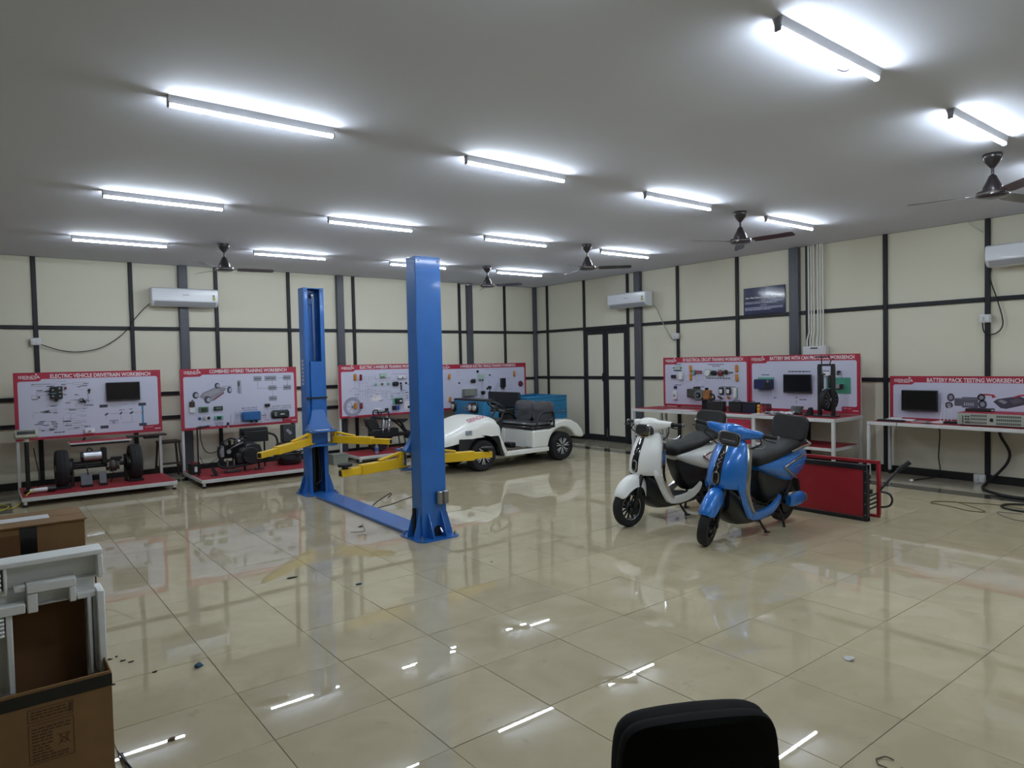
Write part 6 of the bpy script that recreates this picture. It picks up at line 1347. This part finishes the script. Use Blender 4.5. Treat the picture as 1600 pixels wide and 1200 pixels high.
# ------------------------------------------------------------------ litter on the floor
def scrap(x, y, s, m, label, name='plastic_scrap', cat='litter', seed=1, h=.012, grp=None):
    r = random.Random(seed); mb = MB(); n = 7
    top = [V3((s*(.6+.5*r.random())*math.cos(2*PI*k/n), s*.6*(.5+.6*r.random())*math.sin(2*PI*k/n), .001+h*r.random())) for k in range(n)]
    i = mb.mi(m); c = mb.v((0, 0, h)); vs = [mb.v(p) for p in top]; b = [mb.v((p.x*.9, p.y*.9, .0005)) for p in top]
    for k in range(n): mb.f([c, vs[k], vs[(k+1) % n]], i); mb.f([vs[k], b[k], b[(k+1) % n], vs[(k+1) % n]], i)
    mb.f(list(reversed(b)), i)
    tag(mb.build(name, loc=(x, y, .0)), label, cat, grp)
TEALS = mat('teal_plastic', '22506a', .5); LEAF = mat('dead_leaf', '5a4a3a', .8); SPECK = mat('black_speck', '1c1a18', .8)
scrap(-9.65, -8.35, .028, TEALS, 'crumpled dark teal plastic scrap on the left floor', seed=2, h=.03)
scrap(-8.26, -7.58, .035, TEALS, 'teal plastic scrap on the floor in front of the lift', seed=3, h=.014)
scrap(-6.71, -10.76, .05, mat('white_wrapper', 'c9c9cc', .4), 'white wrapper on the floor right of the chair', 'wrapper', seed=4, h=.022)
scrap(-9.955, -9.12, .022, LEAF, 'brown dead leaf on the floor at the bottom left', 'dead_leaf', 'leaf', 5, .012)
scrap(-8.61, -7.05, .05, SPECK, 'black plastic strip on the floor left of centre', seed=6, h=.008)
scrap(-7.39, -5.78, .04, SPECK, 'black scrap on the floor beside the blue floor plate', seed=7, h=.012)
scrap(-5.52, -4.35, .04, SPECK, 'dark scrap on the floor behind the front lift post', seed=8, h=.01)
scrap(-7.1, -7.8, .012, SPECK, 'tiny black crumb on the floor at centre of the photo', seed=9, h=.006)
rr = random.Random(12)
for k in range(8):
    scrap(-10.02+rr.uniform(-.1, .18), -8.0+rr.uniform(-.28, .22), rr.uniform(.01, .022), SPECK, 'small black rubber crumb on the floor right of the cardboard boxes', 'rubber_crumb', seed=20+k, h=.006, grp='black crumbs by the boxes')
mb = MB(); mb.beam((0, 0, .008), (.01, -.3, .012), .012, .006, BLACKM, .002); mb.beam((-.012, .02, .01), (.02, -.25, .02), .006, .01, BLACKM, .002); tag(mb.build('metal_strip', loc=(-10.16, -9.1, 0)), 'dark metal strip lying against the right side of the cardboard box', 'metal strip')
# ------------------------------------------------------------------ cardboard boxes and foam at the left
BX = thing('cardboard_box', 'open brown cardboard carton with black tape holding the foam, nearest the camera', 'box', (-10.69, -9.36, 0))
def flat(mb, x0, x1, y0, y1, z0, z1, m=None): mb.box(x0, x1, y0, y1, z0, z1, m or CARD, .002)
def face(name, *q):
    mb = MB(); flat(mb, *q); return mb.build(name, BX)
bxh = .565
fr = face('front_wall', -.457, .453, -.165, -.158, 0, bxh); face('side_wall', .446, .453, -.158, .16, 0, bxh); face('side_wall', -.457, -.45, -.158, .16, 0, bxh); face('bottom', -.45, .446, -.158, .16, 0, .008)
bw = face('back_wall', -.45, .446, .16, .167, 0, .565)
mb = MB(); mb.box(-.455, .454, -.1665, -.1655, bxh-.06, bxh-.012, TAPE); mb.box(.4535, .4545, -.165, .1, bxh-.06, bxh-.012, TAPE); mb.build('black_tape', fr)
PRT = mat('carton_print', '4a3420', .8)
mb = MB()
def framebox(mb, x0, x1, z0, z1, y=-.1655, w_=.0018):
    for q in ((x0, x1, z0, z0+w_), (x0, x1, z1-w_, z1), (x0, x0+w_, z0, z1), (x1-w_, x1, z0, z1)): mb.box(q[0], q[1], y-.0006, y, q[2], q[3], PRT)
framebox(mb, .175, .32, .44, .49); framebox(mb, .175, .32, .28, .43)
rr = random.Random(3)
for z, n_ in ((.477, 2), (.466, 2), (.454, 2), (.412, 2), (.40, 2), (.388, 2), (.376, 2), (.364, 2), (.35, 2), (.338, 2), (.326, 2), (.314, 2), (.302, 2), (.291, 2)):
    x = .185; xe = .305 if z > .44 else (.25 if z < .40 and z > .31 else .31)
    while x < xe-.01:
        q = rr.uniform(.008, .025); mb.box(x, min(x+q, xe), -.1661, -.1655, z-.0025, z+.0025, PRT); x += q+.004
mb.box(.305, .315, -.1661, -.1655, .447, .483, PRT)
c = V3((.287, -.1658, .352))       # crossed-out bin mark
for a, b_ in (((-.02, .02), (.02, -.022)), ((.02, .02), (-.02, -.022)), ((-.013, .015), (-.009, -.016)), ((.013, .015), (.009, -.016)), ((-.009, -.016), (.009, -.016)), ((-.016, .016), (.016, .016))):
    mb.beam(c+V3((a[0], 0, a[1])), c+V3((b_[0], 0, b_[1])), .0006, .0022, PRT, up=(0, 0, 1))
mb.build('carton_print', fr)
# tall inner cardboard sheet behind the foam
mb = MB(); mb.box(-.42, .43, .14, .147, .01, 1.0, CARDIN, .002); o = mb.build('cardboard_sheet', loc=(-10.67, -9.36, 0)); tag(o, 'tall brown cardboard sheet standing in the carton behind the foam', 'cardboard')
# polystyrene packing frame (local: front faces -y)
FOAM = mat('white_foam', 'e6e8e8', .7, bump=.25, bscale=120)
FO = thing('foam_packing', 'white moulded foam packing frame standing in the open carton', 'packing foam', (-10.655, -9.31, 0))
TZ = 1.022
def foam(name, *slabs, bev=.003):
    mb = MB()
    for x0, x1, y0, y1, z0, z1 in slabs: mb.box(x0, x1, y0, y1, z0, z1, FOAM, bev)
    return mb.build(name, FO, bevel=.004)
T = TZ
foam('foam_web', (-.44, .425, .02, .08, T-.12, T-.004), (-.44, .40, .02, .08, T-.205, T-.12), (-.44, .111, .02, .08, .02, T-.205), (.365, .40, .02, .08, .02, T-.205))
foam('foam_rim', (-.44, .425, -.055, .06, T-.022, T), (.403, .424, -.054, .06, T-.12, T-.0225))
foam('right_post', (.397, .425, -.055, .08, .50, T-.175), (.385, .40, -.01, .03, .5, T-.19)); foam('inner_rib', (.365, .38, -.03, .06, .50, T-.2), (.33, .40, -.02, .04, T-.205, T-.18))
foam('step_block', (.16, .327, -.05, .05, T-.138, T-.10), (.302, .326, -.048, .05, T-.20, T-.139), (.161, .196, -.048, .05, T-.215, T-.139))
for q in ((.196, .302, -.012, .05, T-.20, T-.192), (.12, .16, -.03, .05, T-.13, T-.105), (.327, .403, .0, .05, T-.128, T-.118)): foam('step_ledge', q)
foam('left_ledge', (-.44, .155, -.05, .05, T-.21, T-.172), (-.44, .10, -.03, .05, T-.13, T-.11))
foam('left_post', (.09, .112, -.04, .05, .50, T-.20), (.088, .1, -.05, .05, T-.12, T-.02))
for k in range(4): foam('foam_tooth', (-.02, .082, -.055, .05, T-.108+k*.019, T-.096+k*.019), bev=.003)
for k in range(5): foam('foam_tooth', (-.02, .086, -.05, .05, T-.29+k*.016, T-.28+k*.016), bev=.003)
# bigger carton behind
B2 = thing('cardboard_box', 'large brown carton with a paper label on its top, behind the foam', 'box', (-10.72, -8.86, 0))
mb = MB(); mb.box(-.60, .465, -.16, .16, 0, 1.09, CARD, .004); mb.build('carton_body', B2)
mb = MB(); mb.box(-.605, .472, -.168, -.02, 1.0905, 1.098, CARD, .002); mb.build('top_flap', B2); mb = MB(); mb.box(-.605, .472, -.012, .166, 1.0905, 1.098, CARD, .002); mb.build('top_flap', B2)
mb = MB(); mb.box(-.2, .34, -.05, .05, 1.0985, 1.0995, PAPER); mb.build('paper_label', B2)
mb = MB(); mb.box(.225, .285, -.1625, -.1605, 0, 1.089, TAPE); mb.build('black_tape', B2)
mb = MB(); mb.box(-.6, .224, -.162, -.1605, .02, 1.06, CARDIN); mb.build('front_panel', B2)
# ------------------------------------------------------------------ black chair in the foreground
CHR = thing('office_chair', 'black office chair seen from behind at the bottom edge of the photo', 'chair', (-9.10, -11.44, 0), R(-37.9+9))
VB = mat('black_chair_fabric', '08090a', .8, spec=.15, bump=.15, bscale=250)
# chair, local: x right, y away from the camera (forward), back faces -y
out = []
for hw, z in ((.15, .40), (.19, .47), (.215, .56), (.222, .65), (.215, .76), (.192, .812), (.135, .836), (.0, .846)):
    out.append((hw, z))
shape = out + [(-a, b) for a, b in reversed(out[:-1])]
shape = [(p.x, p.y) for p in crom([V3((a, b, 0)) for a, b in shape], 3, True)]
def outline(k, y, bow):
    return [V3((a*k, y+bow*(1-(a/.23)**2), .60+(b-.60)*k)) for a, b in shape]
mb = MB(); mb.loft([outline(.93, -.155, -.035), outline(.985, -.15, -.03), outline(1.0, -.135, -.028), outline(1.0, -.125, -.028), outline(.985, -.112, -.026)], VB); mb.build('back_shell', CHR, ang=30)
mb = MB(); mb.loft([outline(.985, -.111, -.026), outline(1.005, -.09, -.02), outline(.98, -.065, -.02), outline(.90, -.05, -.015)], VB); mb.build('back_cushion', CHR, ang=50)
mb = MB(); mb.loft([[V3((.03+.185*a, .09+.18*b, z-.03)) for a, b in sup(24, 3.5)] for z in (.42, .435, .48, .50)], VB); mb.build('seat', CHR, ang=50)
mb = MB(); mb.beam((0, -.165, .62), (0, -.18, .40), .07, .02, BLACK, .005); mb.beam((0, -.18, .40), (0, .1, .40), .07, .02, BLACK, .005); mb.build('back_bracket', CHR)
mb = MB(); mb.cyl((0, .15, .10), (0, .15, .389), .028, BLACKM, n=14); mb.cyl((0, .15, .06), (0, .15, .12), .045, BLACK, n=14); mb.build('gas_column', CHR)
for k in range(5):
    a = 2*PI*k/5+.3; e = V3((.29*math.cos(a), .15+.29*math.sin(a), .07))
    mb = MB(); mb.beam((0, .15, .09), e, .045, .03, BLACK, .006); l = mb.build('base_leg', CHR)
    mb = MB(); mb.cyl((e.x-.012*math.sin(a), e.y+.012*math.cos(a), .028), (e.x+.012*math.sin(a), e.y-.012*math.cos(a), .028), .027, RUBBER, n=14); mb.build('castor', l)
for s in (-1, 1):
    mb = MB(); mb.tube([(s*.2, .12, .41), (s*.28, .12, .42), (s*.285, .12, .60), (s*.28, .2, .64), (s*.28, .0, .64), (s*.285, .1, .60)], .014, BLACK)
